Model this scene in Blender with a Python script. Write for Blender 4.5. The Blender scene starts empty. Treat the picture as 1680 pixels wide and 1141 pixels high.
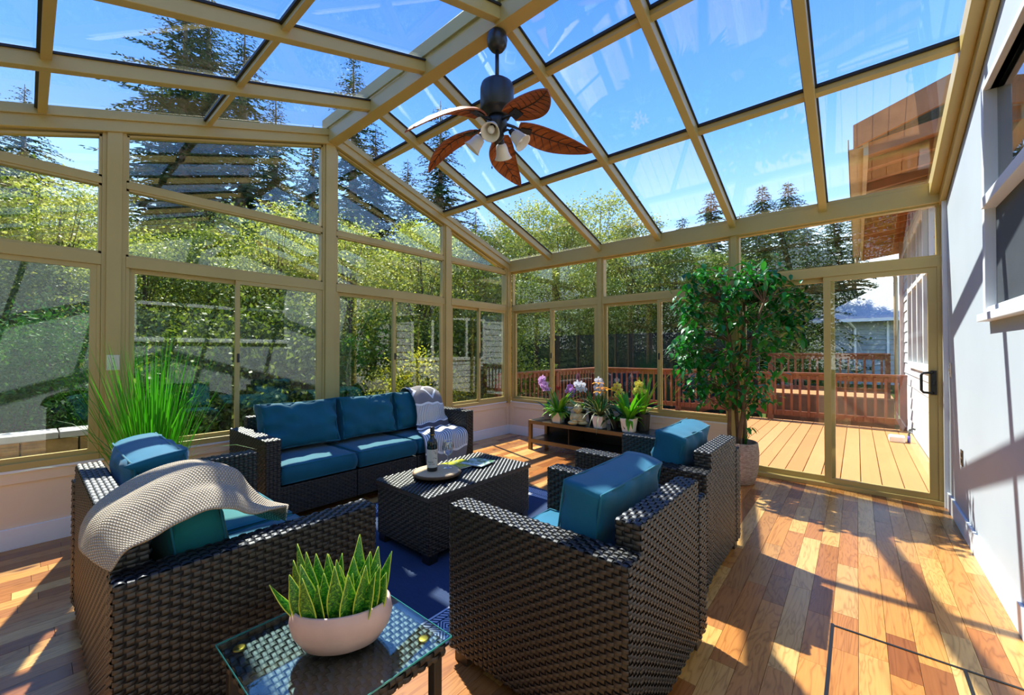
import bpy, bmesh, math, random
import numpy as np
from mathutils import Vector, Matrix, noise as mnoise

# ------------------------------------------------------------------ camera, sky, sun, exposure
SC = bpy.context.scene
COL = SC.collection
cam_data = bpy.data.cameras.new('camera'); cam = bpy.data.objects.new('camera', cam_data); COL.objects.link(cam)
cam_data.sensor_fit = 'HORIZONTAL'; cam_data.sensor_width = 36.0; cam_data.lens = 672.064 / 1680 * 36.0
cam_data.clip_start = 0.02; cam_data.clip_end = 400
cam.location = (4.3164, -5.0598, 1.3166)
cam.rotation_euler = (math.pi / 2 + 0.0105, 0, math.radians(40.1153))
SC.camera = cam

world = bpy.data.worlds.new('sky'); SC.world = world; world.use_nodes = True
wn = world.node_tree; wn.nodes.clear()
w_out = wn.nodes.new('ShaderNodeOutputWorld'); w_bg = wn.nodes.new('ShaderNodeBackground')
w_tc = wn.nodes.new('ShaderNodeTexCoord'); w_sep = wn.nodes.new('ShaderNodeSeparateXYZ'); w_ramp = wn.nodes.new('ShaderNodeValToRGB')
wn.links.new(w_tc.outputs['Generated'], w_sep.inputs[0]); wn.links.new(w_sep.outputs['Z'], w_ramp.inputs[0])
wn.links.new(w_ramp.outputs[0], w_bg.inputs[0]); wn.links.new(w_bg.outputs[0], w_out.inputs[0])
wr = w_ramp.color_ramp
wr.elements[0].position = 0.0; wr.elements[0].color = (1.0, 0.98, 0.94, 1)
wr.elements[1].position = 1.0; wr.elements[1].color = (0.04, 0.14, 0.56, 1)
for p_, c_ in ((0.15, (0.84, 0.92, 1.0, 1)), (0.29, (0.31, 0.51, 0.90, 1)), (0.45, (0.13, 0.31, 0.76, 1)), (0.66, (0.07, 0.20, 0.62, 1))):
    e_ = wr.elements.new(p_); e_.color = c_
w_bg.inputs[1].default_value = 1.38

SUN_DIR = Vector((-0.68, 0.21, 1.0)).normalized()
sun_data = bpy.data.lights.new('sun', 'SUN'); sun = bpy.data.objects.new('sun', sun_data); COL.objects.link(sun)
sun_data.energy = 7.2; sun_data.angle = math.radians(0.6); sun_data.color = (1.0, 0.93, 0.80)
sun.rotation_euler = SUN_DIR.to_track_quat('Z', 'Y').to_euler(); sun.location = (-6, 3, 12)

SC.view_settings.view_transform = 'Standard'; SC.view_settings.look = 'None'
SC.view_settings.exposure = 0.92; SC.view_settings.gamma = 1.0; SC.view_settings.use_curve_mapping = False
SC.cycles.transparent_max_bounces = 24; SC.cycles.max_bounces = 10; SC.cycles.diffuse_bounces = 4
SC.cycles.glossy_bounces = 4; SC.cycles.transmission_bounces = 6
SC.cycles.sample_clamp_indirect = 6.0; SC.cycles.caustics_reflective = False; SC.cycles.caustics_refractive = False

R = random.Random(7)
PI = math.pi

# ------------------------------------------------------------------ helpers
def lin(h):
    if isinstance(h, str):
        h = h.lstrip('#'); c = [int(h[i:i + 2], 16) / 255 for i in (0, 2, 4)]
    else:
        c = [v / 255 for v in h]
    return tuple((v / 12.92 if v <= 0.04045 else ((v + 0.055) / 1.055) ** 2.4) for v in c) + (1.0,)

class NT:
    def __init__(self, name):
        self.m = bpy.data.materials.new(name); self.m.use_nodes = True
        self.t = self.m.node_tree; self.t.nodes.clear()
        self.out = self.n('ShaderNodeOutputMaterial')
    def n(self, k, **kw):
        nd = self.t.nodes.new(k)
        for a, b in kw.items():
            setattr(nd, a, b)
        return nd
    def l(self, a, b):
        self.t.links.new(a, b)
    def val(self, nd, key, v):
        if hasattr(v, 'is_output'):
            self.l(v, nd.inputs[key])
        else:
            nd.inputs[key].default_value = v
    def math(self, op, a, b=None, c=None):
        nd = self.n('ShaderNodeMath', operation=op)
        for i, v in enumerate((a, b, c)):
            if v is not None:
                self.val(nd, i, v)
        return nd.outputs[0]
    def mix(self, fac, a, b, blend='MIX'):
        nd = self.n('ShaderNodeMix', data_type='RGBA', blend_type=blend)
        self.val(nd, 0, fac); self.val(nd, 6, a); self.val(nd, 7, b)
        return nd.outputs[2]
    def ramp(self, fac, stops, interp='LINEAR'):
        nd = self.n('ShaderNodeValToRGB'); self.l(fac, nd.inputs[0]); cr = nd.color_ramp; cr.interpolation = interp
        cr.elements[0].position = stops[0][0]; cr.elements[0].color = stops[0][1]
        cr.elements[1].position = stops[-1][0]; cr.elements[1].color = stops[-1][1]
        for p, c in stops[1:-1]:
            e = cr.elements.new(p); e.color = c
        return nd.outputs[0]
    def noise(self, vec, scale, detail=3, rough=0.5, dist=0.0):
        nd = self.n('ShaderNodeTexNoise'); nd.inputs['Scale'].default_value = scale; nd.inputs['Detail'].default_value = detail
        nd.inputs['Roughness'].default_value = rough; nd.inputs['Distortion'].default_value = dist
        if vec is not None:
            self.l(vec, nd.inputs['Vector'])
        return nd.outputs[0]
    def mapping(self, vec, scale=(1, 1, 1), loc=(0, 0, 0)):
        nd = self.n('ShaderNodeMapping'); self.l(vec, nd.inputs[0]); nd.inputs['Scale'].default_value = scale
        self.val(nd, 1, loc)
        return nd.outputs[0]
    def coord(self, k='Object'):
        return self.n('ShaderNodeTexCoord').outputs[k]
    def pos(self):
        return self.n('ShaderNodeNewGeometry').outputs['Position']
    def bump(self, h, strength=0.3, dist=0.01):
        nd = self.n('ShaderNodeBump'); self.l(h, nd.inputs['Height']); nd.inputs['Strength'].default_value = strength
        nd.inputs['Distance'].default_value = dist
        return nd.outputs[0]
    def bsdf(self, col, rough=0.5, metal=0.0, spec=0.5, normal=None, **kw):
        b = self.n('ShaderNodeBsdfPrincipled'); self.val(b, 'Base Color', col); self.val(b, 'Roughness', rough)
        self.val(b, 'Metallic', metal); self.val(b, 'Specular IOR Level', spec)
        if normal is not None:
            self.l(normal, b.inputs['Normal'])
        for k, v in kw.items():
            self.val(b, k, v)
        return b.outputs[0]
    def done(self, shader):
        self.l(shader, self.out.inputs[0]); return self.m

def plain(name, col, rough=0.5, metal=0.0, spec=0.5, var=0.06, scale=8.0, bump=0.0, bscale=60.0, **kw):
    t = NT(name); c = lin(col); v = t.noise(t.coord(), scale, 4)
    dark = tuple(x * (1 - var * 2) for x in c[:3]) + (1,); lite = tuple(min(1, x * (1 + var * 2)) for x in c[:3]) + (1,)
    colr = t.ramp(v, [(0.25, dark), (0.75, lite)])
    nrm = t.bump(t.noise(t.coord(), bscale, 3), bump, 0.004) if bump else None
    return t.done(t.bsdf(colr, rough, metal, spec, nrm, **kw))

def glass_mat(name, tint=(0.93, 0.97, 0.95, 1), f0=0.055, rough=0.0):
    t = NT(name)
    fac = t.n('ShaderNodeLayerWeight'); fac.inputs[0].default_value = 0.5
    p = t.math('POWER', fac.outputs['Facing'], 5.0)
    f = t.math('ADD', t.math('MULTIPLY', p, 1 - f0), f0)
    tr = t.n('ShaderNodeBsdfTransparent'); tr.inputs[0].default_value = tint
    gl = t.n('ShaderNodeBsdfGlossy'); gl.inputs['Roughness'].default_value = rough; gl.inputs[0].default_value = (1, 1, 1, 1)
    mx = t.n('ShaderNodeMixShader'); t.l(f, mx.inputs[0]); t.l(tr.outputs[0], mx.inputs[1]); t.l(gl.outputs[0], mx.inputs[2])
    return t.done(mx.outputs[0])

def leaf_mat(name, stops, transl=0.45, rough=0.5, spec=0.4, through=(1.0, 1.0, 0.55, 1)):
    t = NT(name)
    g = t.n('ShaderNodeNewGeometry').outputs['Random Per Island']
    oi = t.n('ShaderNodeObjectInfo').outputs['Random']
    v = t.math('ADD', t.math('MULTIPLY', g, 0.75), t.math('MULTIPLY', oi, 0.25))
    n = len(stops)
    c = t.ramp(v, [(i / (n - 1), lin(s)) for i, s in enumerate(stops)])
    b = t.bsdf(c, rough, 0, spec)
    tl = t.n('ShaderNodeBsdfTranslucent'); t.l(t.mix(1.0, c, through, 'MULTIPLY'), tl.inputs[0])
    mx = t.n('ShaderNodeMixShader'); mx.inputs[0].default_value = transl
    t.l(b, mx.inputs[1]); t.l(tl.outputs[0], mx.inputs[2])
    return t.done(mx.outputs[0])

class MB:
    """collects faces; build() links them as one mesh object"""
    def __init__(s):
        s.v = []; s.f = []; s.mi = []
    def add(s, vs, fs, mi=0):
        o = len(s.v); s.v.extend([tuple(p) for p in vs]); s.f.extend([tuple(i + o for i in f) for f in fs]); s.mi.extend([mi] * len(fs)); return s
    def box(s, x0, x1, y0, y1, z0, z1, mi=0):
        return s.add([(x0, y0, z0), (x1, y0, z0), (x1, y1, z0), (x0, y1, z0), (x0, y0, z1), (x1, y0, z1), (x1, y1, z1), (x0, y1, z1)],
                     [(0, 3, 2, 1), (4, 5, 6, 7), (0, 1, 5, 4), (1, 2, 6, 5), (2, 3, 7, 6), (3, 0, 4, 7)], mi)
    def prism(s, pts, vec, mi=0):
        """polygon pts swept by vec"""
        n = len(pts); vec = Vector(vec); a = [Vector(p) for p in pts]; b = [p + vec for p in a]
        fs = [tuple(range(n))[::-1], tuple(range(n, 2 * n))] + [(i, (i + 1) % n, n + (i + 1) % n, n + i) for i in range(n)]
        return s.add(a + b, fs, mi)
    def tube(s, path, r, n=6, mi=0, cap=True):
        path = [Vector(p) for p in path]; m = len(path)
        rr = r if isinstance(r, (list, tuple)) else [r] * m
        vs = []; prev = None
        for i, p in enumerate(path):
            d = (path[min(i + 1, m - 1)] - path[max(i - 1, 0)]).normalized()
            if d.length < 1e-6:
                d = Vector((0, 0, 1))
            ref = prev if prev is not None else (Vector((0, 0, 1)) if abs(d.z) < 0.9 else Vector((1, 0, 0)))
            u = (ref - d * ref.dot(d))
            u = u.normalized() if u.length > 1e-6 else d.orthogonal().normalized()
            prev = u; w = d.cross(u)
            for k in range(n):
                a = 2 * PI * k / n; vs.append(p + (u * math.cos(a) + w * math.sin(a)) * rr[i])
        fs = [(i * n + k, i * n + (k + 1) % n, (i + 1) * n + (k + 1) % n, (i + 1) * n + k) for i in range(m - 1) for k in range(n)]
        if cap:
            fs += [tuple(range(n))[::-1], tuple(range((m - 1) * n, m * n))]
        return s.add(vs, fs, mi)
    def lathe(s, prof, n=20, c=(0, 0, 0), sx=1.0, sy=1.0, mi=0, cap=True):
        vs = [(c[0] + r * sx * math.cos(2 * PI * k / n), c[1] + r * sy * math.sin(2 * PI * k / n), c[2] + z) for r, z in prof for k in range(n)]
        m = len(prof)
        fs = [(i * n + k, i * n + (k + 1) % n, (i + 1) * n + (k + 1) % n, (i + 1) * n + k) for i in range(m - 1) for k in range(n)]
        if cap:
            fs += [tuple(range(n))[::-1], tuple(range((m - 1) * n, m * n))]
        return s.add(vs, fs, mi)
    def xf(s, M):
        s.v = [tuple(M @ Vector(p)) for p in s.v]; return s
    def build(s, name, mats, parent=None, smooth=False, bevel=0.0, seg=2, loc=None):
        me = bpy.data.meshes.new(name); me.from_pydata(s.v, [], s.f)
        for m in (mats if isinstance(mats, (list, tuple)) else [mats]):
            me.materials.append(m)
        if len(set(s.mi)) > 1:
            me.polygons.foreach_set('material_index', s.mi)
        if bevel:
            bm = bmesh.new(); bm.from_mesh(me)
            bmesh.ops.remove_doubles(bm, verts=bm.verts, dist=1e-5)
            ed = [e for e in bm.edges if len(e.link_faces) == 2 and e.calc_face_angle(0) > 0.5]
            bmesh.ops.bevel(bm, geom=ed, offset=bevel, segments=seg, affect='EDGES', profile=0.6, clamp_overlap=True)
            bm.to_mesh(me); bm.free()
        if smooth:
            me.polygons.foreach_set('use_smooth', [True] * len(me.polygons))
        me.update()
        return link(name, me, parent, loc)

def link(name, me, parent=None, loc=None):
    o = bpy.data.objects.new(name, me); COL.objects.link(o)
    if parent is not None:
        o.parent = parent
    if loc is not None:
        o.location = loc
    return o

def tag(o, label=None, cat=None, group=None, kind=None):
    if label: o['label'] = label
    if cat: o['category'] = cat
    if group: o['group'] = group
    if kind: o['kind'] = kind
    return o

def thing(name, label, cat, loc=(0, 0, 0), rz=0.0, group=None, kind=None):
    o = bpy.data.objects.new(name, None); COL.objects.link(o); o.location = loc; o.rotation_euler = (0, 0, rz)
    o.empty_display_size = 0.1
    return tag(o, label, cat, group, kind)

def struct(name, label=None, cat=None):
    o = bpy.data.objects.new(name, None); COL.objects.link(o); o.empty_display_size = 0.1
    return tag(o, label, cat, None, 'structure')

def copy_tree(o, parent=None):
    c = o.copy(); COL.objects.link(c)
    if parent is not None:
        c.parent = parent
    for ch in list(o.children):
        copy_tree(ch, c)
    return c

def np_mesh(name, verts, quads, mat, parent=None, smooth=False):
    """verts (N,3), quads (M,4) arrays"""
    me = bpy.data.meshes.new(name); nv = len(verts); nf = len(quads); k = quads.shape[1]
    me.vertices.add(nv); me.vertices.foreach_set('co', np.asarray(verts, np.float32).ravel())
    me.loops.add(nf * k); me.loops.foreach_set('vertex_index', np.asarray(quads, np.int32).ravel())
    me.polygons.add(nf); me.polygons.foreach_set('loop_start', np.arange(0, nf * k, k, dtype=np.int32))
    me.polygons.foreach_set('loop_total', np.full(nf, k, np.int32))
    if smooth:
        me.polygons.foreach_set('use_smooth', np.ones(nf, bool))
    me.materials.append(mat); me.update(calc_edges=True); me.validate()
    return link(name, me, parent)

# ------------------------------------------------------------------ materials
M = {}
M['frame'] = plain('tan_aluminium', (190, 165, 98), 0.38, 0.0, 0.5, 0.03, 3.0)
M['gasket'] = plain('black_gasket', (28, 28, 26), 0.6)
M['cream'] = plain('cream_paint', (238, 216, 186), 0.5, var=0.02, scale=2)
M['white'] = plain('white_paint', (236, 238, 238), 0.45, var=0.02, scale=2)
M['housewall'] = plain('pale_grey_wall_paint', (182, 190, 196), 0.55, var=0.02, scale=2, bump=0.05, bscale=180)
M['glass'] = glass_mat('window_glass')
M['roofglass'] = glass_mat('roof_glass', (0.86, 0.91, 0.95, 1), 0.055)
M['wineglass'] = glass_mat('clear_thin_glass', (0.86, 0.88, 0.90, 1), 0.2)
M['tableglass'] = glass_mat('table_glass', (0.86, 0.95, 0.94, 1), 0.07)
M['darkglass'] = glass_mat('house_window_glass', (0.5, 0.55, 0.55, 1), 0.09)
M['black'] = plain('black_satin', (24, 24, 25), 0.4)
M['screen'] = plain('grey_window_screen', (66, 70, 76), 0.55, bump=0.3, bscale=500)
M['dark_room'] = plain('unlit_room_tone', (60, 58, 55), 0.8)  # dark tone standing in for the unlit rooms behind the house windows
M['gold'] = plain('brass', (205, 165, 70), 0.3, 1.0)
M['gunmetal'] = plain('gunmetal', (58, 60, 62), 0.35, 0.6)
M['switchplate'] = plain('almond_plastic', (226, 217, 192), 0.4, var=0.01)

def floor_wood(name, src):
    t = NT(name); p = t.pos()
    rnd = t.n('ShaderNodeObjectInfo').outputs['Random'] if src == 'object' else t.n('ShaderNodeNewGeometry').outputs['Random Per Island']
    base = t.ramp(rnd, [(0.0, lin((204, 142, 74))), (0.16, lin((172, 106, 54))), (0.3, lin((220, 168, 96))), (0.45, lin((142, 84, 46))),
                        (0.58, lin((198, 132, 68))), (0.72, lin((228, 182, 112))), (0.86, lin((156, 98, 56))), (1.0, lin((188, 128, 74)))])
    off = t.n('ShaderNodeCombineXYZ'); t.l(t.math('MULTIPLY', rnd, 37.0), off.inputs[0]); t.l(t.math('MULTIPLY', rnd, 91.0), off.inputs[1])
    add = t.n('ShaderNodeVectorMath', operation='ADD'); t.l(p, add.inputs[0]); t.l(off.outputs[0], add.inputs[1])
    v = add.outputs[0]
    big = t.noise(t.mapping(v, (9, 1.1, 1)), 1.0, 3, 0.55, 0.8)
    rings = t.math('FRACT', t.math('MULTIPLY', big, 11.0))
    rings = t.math('ABSOLUTE', t.math('SUBTRACT', t.math('MULTIPLY', rings, 2.0), 1.0))
    fine = t.noise(t.mapping(v, (160, 7, 1)), 1.0, 3)
    knot = t.noise(t.mapping(v, (7, 3.2, 1)), 1.0, 1)
    c = t.mix(t.math('MULTIPLY', t.math('POWER', rings, 3.0), 0.55), base, t.mix(1.0, base, (0.42, 0.34, 0.30, 1), 'MULTIPLY'))
    c = t.mix(t.math('MULTIPLY', fine, 0.55), c, t.mix(1.0, c, (0.62, 0.55, 0.48, 1), 'MULTIPLY'))
    c = t.mix(t.ramp(knot, [(0.73, (0, 0, 0, 1)), (0.80, (1, 1, 1, 1))]), c, lin((84, 48, 30)))
    return t.done(t.bsdf(c, 0.27, 0, 0.5, t.bump(fine, 0.05, 0.002)))
M['plank'] = floor_wood('oak_floor_planks', 'object')
M['plank_stuff'] = floor_wood('oak_floor_planks_far', 'island')

def wicker_mat(name, a, b, rough):
    t = NT(name); g = t.n('ShaderNodeNewGeometry').outputs['Random Per Island']
    c = t.mix(g, lin(a), lin(b))
    w = t.n('ShaderNodeTexNoise'); w.inputs['Scale'].default_value = 240
    return t.done(t.bsdf(c, rough, 0, 0.7, t.bump(w.outputs[0], 0.25, 0.002)))
M['wicker'] = wicker_mat('dark_resin_wicker', (15, 16, 17), (26, 26, 26), 0.40)
M['wicker_reed'] = wicker_mat('brown_resin_reed', (32, 28, 21), (45, 38, 26), 0.45)
M['wicker_base'] = plain('wicker_backing', (14, 13, 12), 0.6)
M['foot'] = plain('brown_plastic_foot', (58, 46, 34), 0.4)

def fabric(name, col, dark, scale=700, rough=0.75):
    t = NT(name); o = t.coord()
    n1 = t.noise(o, 4.0, 3); n2 = t.noise(o, scale, 2)
    c = t.ramp(n1, [(0.3, lin(dark)), (0.7, lin(col))])
    return t.done(t.bsdf(c, rough, 0, 0.3, t.bump(n2, 0.25, 0.002), **{'Sheen Weight': 0.15}))
M['teal'] = fabric('teal_cushion_fabric', (6, 98, 116), (4, 84, 102))
M['teal2'] = fabric('blue_cushion_fabric', (16, 106, 134), (12, 94, 120))
M['teal3'] = fabric('green_teal_cushion_fabric', (10, 112, 114), (8, 96, 100))
M['piping'] = fabric('piping_fabric', (24, 112, 130), (18, 98, 114))

# ------------------------------------------------------------------ floor
floor_o = MB().box(-0.1, 5.0, -6.0, 0.12, -0.12, -0.014).build('floor', plain('subfloor', (70, 50, 34), 0.8))
tag(floor_o, 'mixed oak plank floor of the sunroom', None, None, 'structure')
PW = 0.098
unit = MB().box(0, 1, 0, 1, 0, 1); unit_o = None
planks = []
nx = int(4.9 / PW) + 1
for i in range(nx):
    x0 = i * PW; x1 = min(x0 + PW, 4.9)
    if x1 - x0 < 0.01: continue
    y = -5.9 + R.uniform(-0.6, 0)
    while y < 0:
        L = R.choice([0.32, 0.42, 0.5, 0.62, 0.78, 0.95, 1.15])
        a, b = max(y, -5.9), min(y + L, -0.0); y += L
        if b - a < 0.04: continue
        planks.append((x0, x1, a, b))
CAMX, CAMY = 4.3164, -5.0598
def plank_rank(p):
    cx, cy = (p[0] + p[1]) / 2, (p[2] + p[3]) / 2; dx, dy = cx - CAMX, cy - CAMY
    fwd = -dx * math.sin(math.radians(40.1)) + dy * math.cos(math.radians(40.1)); side = dx * math.cos(math.radians(40.1)) + dy * math.sin(math.radians(40.1))
    hid = (1.1 < cx < 3.7 and cy < -1.9) or (0.1 < cx < 1.0 and -3.9 < cy < -1.9)      # under the rug and the seats
    seen = fwd > 0.9 and abs(side) < fwd * 1.35 and not hid
    return (0 if seen else 1, math.hypot(dx, dy))
planks.sort(key=plank_rank)
me_p = None
for k, (x0, x1, a, b) in enumerate(planks[:300]):
    g = 0.0008
    if me_p is None:
        o = unit.build('plank', M['plank'], floor_o, bevel=0.0); me_p = o.data
    else:
        o = link('plank', me_p, floor_o)
    o.location = (x0 + g, a + g, -0.014); o.scale = (x1 - x0 - 2 * g, b - a - 2 * g, 0.014 + R.uniform(0, 0.0006))
rest = MB()
for (x0, x1, a, b) in planks[300:]:
    rest.box(x0 + .0008, x1 - .0008, a + .0008, b - .0008, -0.014, R.uniform(0, 0.0005))
ro = rest.build('plank_field', M['plank_stuff'], floor_o); ro['kind'] = 'stuff'

# floor hatch outline near the house wall
hatch = thing('floor_hatch', 'flush wooden floor hatch outlined by thin black metal trim', 'hatch', (4.21, -3.3, 0))
for nm, b in (('trim_strip', (0.0, 0.012, 0.0, 0.765)), ('trim_strip', (0.012, 0.68, 0.745, 0.757)), ('trim_strip', (0.432, 0.444, 0.0, 0.745))):
    MB().box(b[0], b[1], b[2], b[3], 0.0006, 0.003).build(nm, M['black'], hatch)

# ------------------------------------------------------------------ roof geometry functions
RID = -2.955
def zb(y):
    return 2.62 + 0.313 * (-y) if y >= RID else 3.545 - 0.335 * (RID - y)
YN = -5.9
W = 4.9

# ------------------------------------------------------------------ low walls and baseboards
def wainscot(name, side):
    o = struct(name, 'cream panelled low wall under the ' + side + ' windows', None)
    return o
wl = wainscot('wall_left', 'forest side')
MB().box(-0.14, 0.0, YN, 0.0, 0.0, 0.508).build('wall_body', M['cream'], wl)
MB().box(-0.14, 0.022, YN, -0.02, 0.508, 0.524).build('ledge', M['white'], wl)
bl = MB().box(0.0, 0.016, YN, -0.016, 0.0, 0.14).build('baseboard_left', M['white'], None, bevel=0.003)
tag(bl, 'white baseboard along the low wall on the forest side', None, None, 'structure')
def recess_frames(parent, axis, runs, z0=0.14, z1=0.508, t=0.011):
    for (a, b) in runs:
        for (u0, u1, w0, w1) in ((a, b, z1 - 0.075, z1), (a, a + 0.07, z0, z1 - 0.075), (b - 0.07, b, z0, z1 - 0.075)):
            m = MB()
            if axis == 'x': m.box(0.0, t, u0, u1, w0, w1)
            else: m.box(u0, u1, -t, 0.0, w0, w1)
            m.build('panel_moulding', M['cream'], parent, bevel=0.002)
recess_frames(wl, 'x', [(-1.36, -0.012), (-2.98, -1.36), (-4.64, -2.98), (YN, -4.64)])
wb = wainscot('wall_back', 'deck side')
MB().box(0.0, 3.245, 0.0, 0.14, 0.0, 0.508).build('wall_body', M['cream'], wb)
MB().box(0.0, 3.245, -0.022, 0.14, 0.508, 0.524).build('ledge', M['white'], wb)
bb = MB().box(0.016, 3.245, -0.016, 0.0, 0.0, 0.14).build('baseboard_back', M['white'], None, bevel=0.003)
tag(bb, 'white baseboard along the low wall behind the plant stand', None, None, 'structure')
recess_frames(wb, 'y', [(0.012, 1.63), (1.63, 3.245)])
wf = wainscot('wall_front', 'rear side')
MB().box(-0.14, 5.0, YN - 0.14, YN, 0.0, 0.508).build('wall_body', M['cream'], wf)

# ------------------------------------------------------------------ posts, rails and windows
def bar(mbs, axis, u0, u1, d0, d1, z0, z1):
    """axis x: wall plane X (u along Y); axis y: wall plane Y (u along X); d = depth towards the room"""
    if axis == 'x': mbs.box(d0, d1, u0, u1, z0, z1)
    else: mbs.box(u0, u1, -d1, -d0, z0, z1)
    return mbs

tn = [0]
def trim(axis, u, w, z0, z1, label, d0=-0.07, d1=0.03):
    tn[0] += 1
    o = bar(MB(), axis, u - w / 2, u + w / 2, d0, d1, z0, z1).build('trim_%d' % tn[0], M['frame'], None, bevel=0.004)
    tag(o, label, None, None, 'structure')
    # small seam flanges on both sides
    for s in (-1, 1):
        bar(MB(), axis, u + s * (w / 2 + 0.012) - 0.012, u + s * (w / 2 + 0.012) + 0.012, d0, d1 - 0.018, z0, z1).build('flange', M['frame'], o)
    return o
trim('x', -4.636, 0.085, 0.5, zb(-4.636) + 0.02, 'tan window post carrying the light switch')
trim('x', -2.975, 0.10, 0.5, 3.56, 'tan window post under the ridge beam')
trim('x', -1.325, 0.085, 0.5, zb(-1.325) + 0.02, 'tan window post behind the striped throw')
trim('x', -0.04, 0.08, 0.5, 2.66, 'tan corner post between the two glazed walls', -0.08, 0.04)
trim('y', 1.634, 0.06, 0.5, 2.62, 'tan window post behind the orchids')
trim('y', 3.277, 0.06, 0.0, 2.62, 'tan post behind the potted fig tree')
trim('y', 4.885, 0.03, 0.0, 2.62, 'tan door jamb against the house wall', -0.07, 0.02)
trim('x', YN + 0.05, 0.10, 0.5, 2.7, 'tan corner post at the rear of the forest side', -0.08, 0.04)

def pane_quad(parent, pts, nrm, th=0.008, mat='glass', name='pane'):
    n = Vector(nrm).normalized() * th
    return MB().prism([Vector(p) - n / 2 for p in pts], n).build(name, M[mat], parent)

def wpt(axis, u, d, z):
    return (d, u, z) if axis == 'x' else (u, -d, z)

def sash(parent, axis, u0, u1, z0, z1, d, w=0.035, t=0.028, name='sash'):
    m = MB()
    for a in ((u0, u1, z0, z0 + w), (u0, u1, z1 - w, z1), (u0, u0 + w, z0 + w, z1 - w), (u1 - w, u1, z0 + w, z1 - w)):
        bar(m, axis, a[0], a[1], d - t / 2, d + t / 2, a[2], a[3])
    s = m.build(name, M['frame'], parent, bevel=0.0)
    nrm = (1, 0, 0) if axis == 'x' else (0, 1, 0)
    pane_quad(s, [wpt(axis, u0 + w - .004, d, z0 + w - .004), wpt(axis, u1 - w + .004, d, z0 + w - .004), wpt(axis, u1 - w + .004, d, z1 - w + .004), wpt(axis, u0 + w - .004, d, z1 - w + .004)], nrm)
    return s

wnum = [0]
def bay(axis, u0, u1, mull, z_sill, z_head, z_mid, top, label):
    """one window bay: slider sashes below the header rail, fixed lights above.  top(u) = height of the glass top"""
    wnum[0] += 1
    w = struct('window_%d' % wnum[0], label)
    nrm = (1, 0, 0) if axis == 'x' else (0, 1, 0)
    b = lambda name, a0, a1, d0, d1, z0, z1: bar(MB(), axis, a0, a1, d0, d1, z0, z1).build(name, M['frame'], w, bevel=0.003)
    b('sill_rail', u0, u1, -0.065, 0.018, z_sill, z_sill + 0.045)
    b('header_rail', u0, u1, -0.065, 0.016, z_head - 0.085, z_head)
    b('side_rail', u0, u0 + 0.022, -0.06, 0.006, z_sill + 0.045, z_head - 0.085)
    b('side_rail', u1 - 0.022, u1, -0.06, 0.006, z_sill + 0.045, z_head - 0.085)
    zs0, zs1 = z_sill + 0.045, z_head - 0.085
    if mull is None:
        sash(w, axis, u0 + 0.022, u1 - 0.022, zs0, zs1, -0.012)
    else:
        sash(w, axis, u0 + 0.022, mull + 0.02, zs0, zs1, -0.036 if axis == 'x' else -0.036)
        sash(w, axis, mull - 0.025, u1 - 0.022, zs0, zs1, -0.006)
        bar(MB(), axis, mull - 0.012, mull + 0.008, 0.008, 0.014, 1.22, 1.30).build('latch', M['gunmetal'], w)
    # upper lights
    lights = []
    if z_mid is not None:
        b('middle_rail', u0, u1, -0.055, 0.012, z_mid - 0.05, z_mid)
        lights.append([(u0, z_head), (u1, z_head), (u1, z_mid - 0.05), (u0, z_mid - 0.05)])
        t0, t1 = top(u0), top(u1)
        if t1 - z_mid < 0.03:                                     # triangular light next to the corner
            k = (z_mid + 0.02 - t0) / (t1 - t0); ue = u0 + (u1 - u0) * k
            lights.append([(u0, z_mid), (ue, z_mid), (u0, t0)])
        elif t0 - z_mid < 0.03:
            k = (z_mid + 0.02 - t1) / (t0 - t1); ue = u1 - (u1 - u0) * k
            lights.append([(ue, z_mid), (u1, z_mid), (u1, t1)])
        else:
            lights.append([(u0, z_mid), (u1, z_mid), (u1, t1), (u0, t0)])
    else:
        lights.append([(u0, z_head), (u1, z_head), (u1, top(u1)), (u0, top(u0))])
    for lt in lights:
        pane_quad(w, [wpt(axis, u, -0.03, z) for u, z in lt], nrm)
        # bead frame around each fixed light
        n = len(lt); cx = sum(p[0] for p in lt) / n; cz = sum(p[1] for p in lt) / n
        m = MB()
        for i in range(n):
            (ua, za), (ub, zb2) = lt[i], lt[(i + 1) % n]
            L = math.hypot(ub - ua, zb2 - za)
            if L < 0.02: continue
            tu, tz = (ub - ua) / L, (zb2 - za) / L; nu, nz = -tz, tu
            if nu * (cx - ua) + nz * (cz - za) < 0: nu, nz = -nu, -nz
            e = 0.016
            q = [(ua, za), (ub, zb2), (ub + nu * e, zb2 + nz * e), (ua + nu * e, za + nz * e)]
            m.prism([wpt(axis, u, -0.05, z) for u, z in q], Vector(wpt(axis, 0, 0.055, 0)))
        m.build('glazing_bead', M['frame'], w)
    return w
bay('x', YN + 0.1, -4.703, None, 0.524, 2.052, 2.627, lambda u: zb(u) - 0.01, 'sliding window bay nearest the rear corner on the forest side')
bay('x', -4.569, -3.05, -3.812, 0.524, 2.052, 2.627, lambda u: zb(u) - 0.01, 'window bay behind the ornamental grass')
bay('x', -2.90, -1.392, -2.158, 0.524, 2.052, 2.627, lambda u: zb(u) - 0.01, 'window bay behind the three-seat sofa')
bay('x', -1.258, -0.08, -0.686, 0.524, 2.052, 2.627, lambda u: zb(u) - 0.01, 'narrow window bay next to the glazed corner')
bay('y', 0.06, 1.604, 0.827, 0.524, 2.052, None, lambda u: 2.596, 'deck-side window bay behind the left half of the plant stand')
bay('y', 1.664, 3.247, 2.443, 0.524, 2.052, None, lambda u: 2.596, 'deck-side window bay left of the fig tree')

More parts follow.
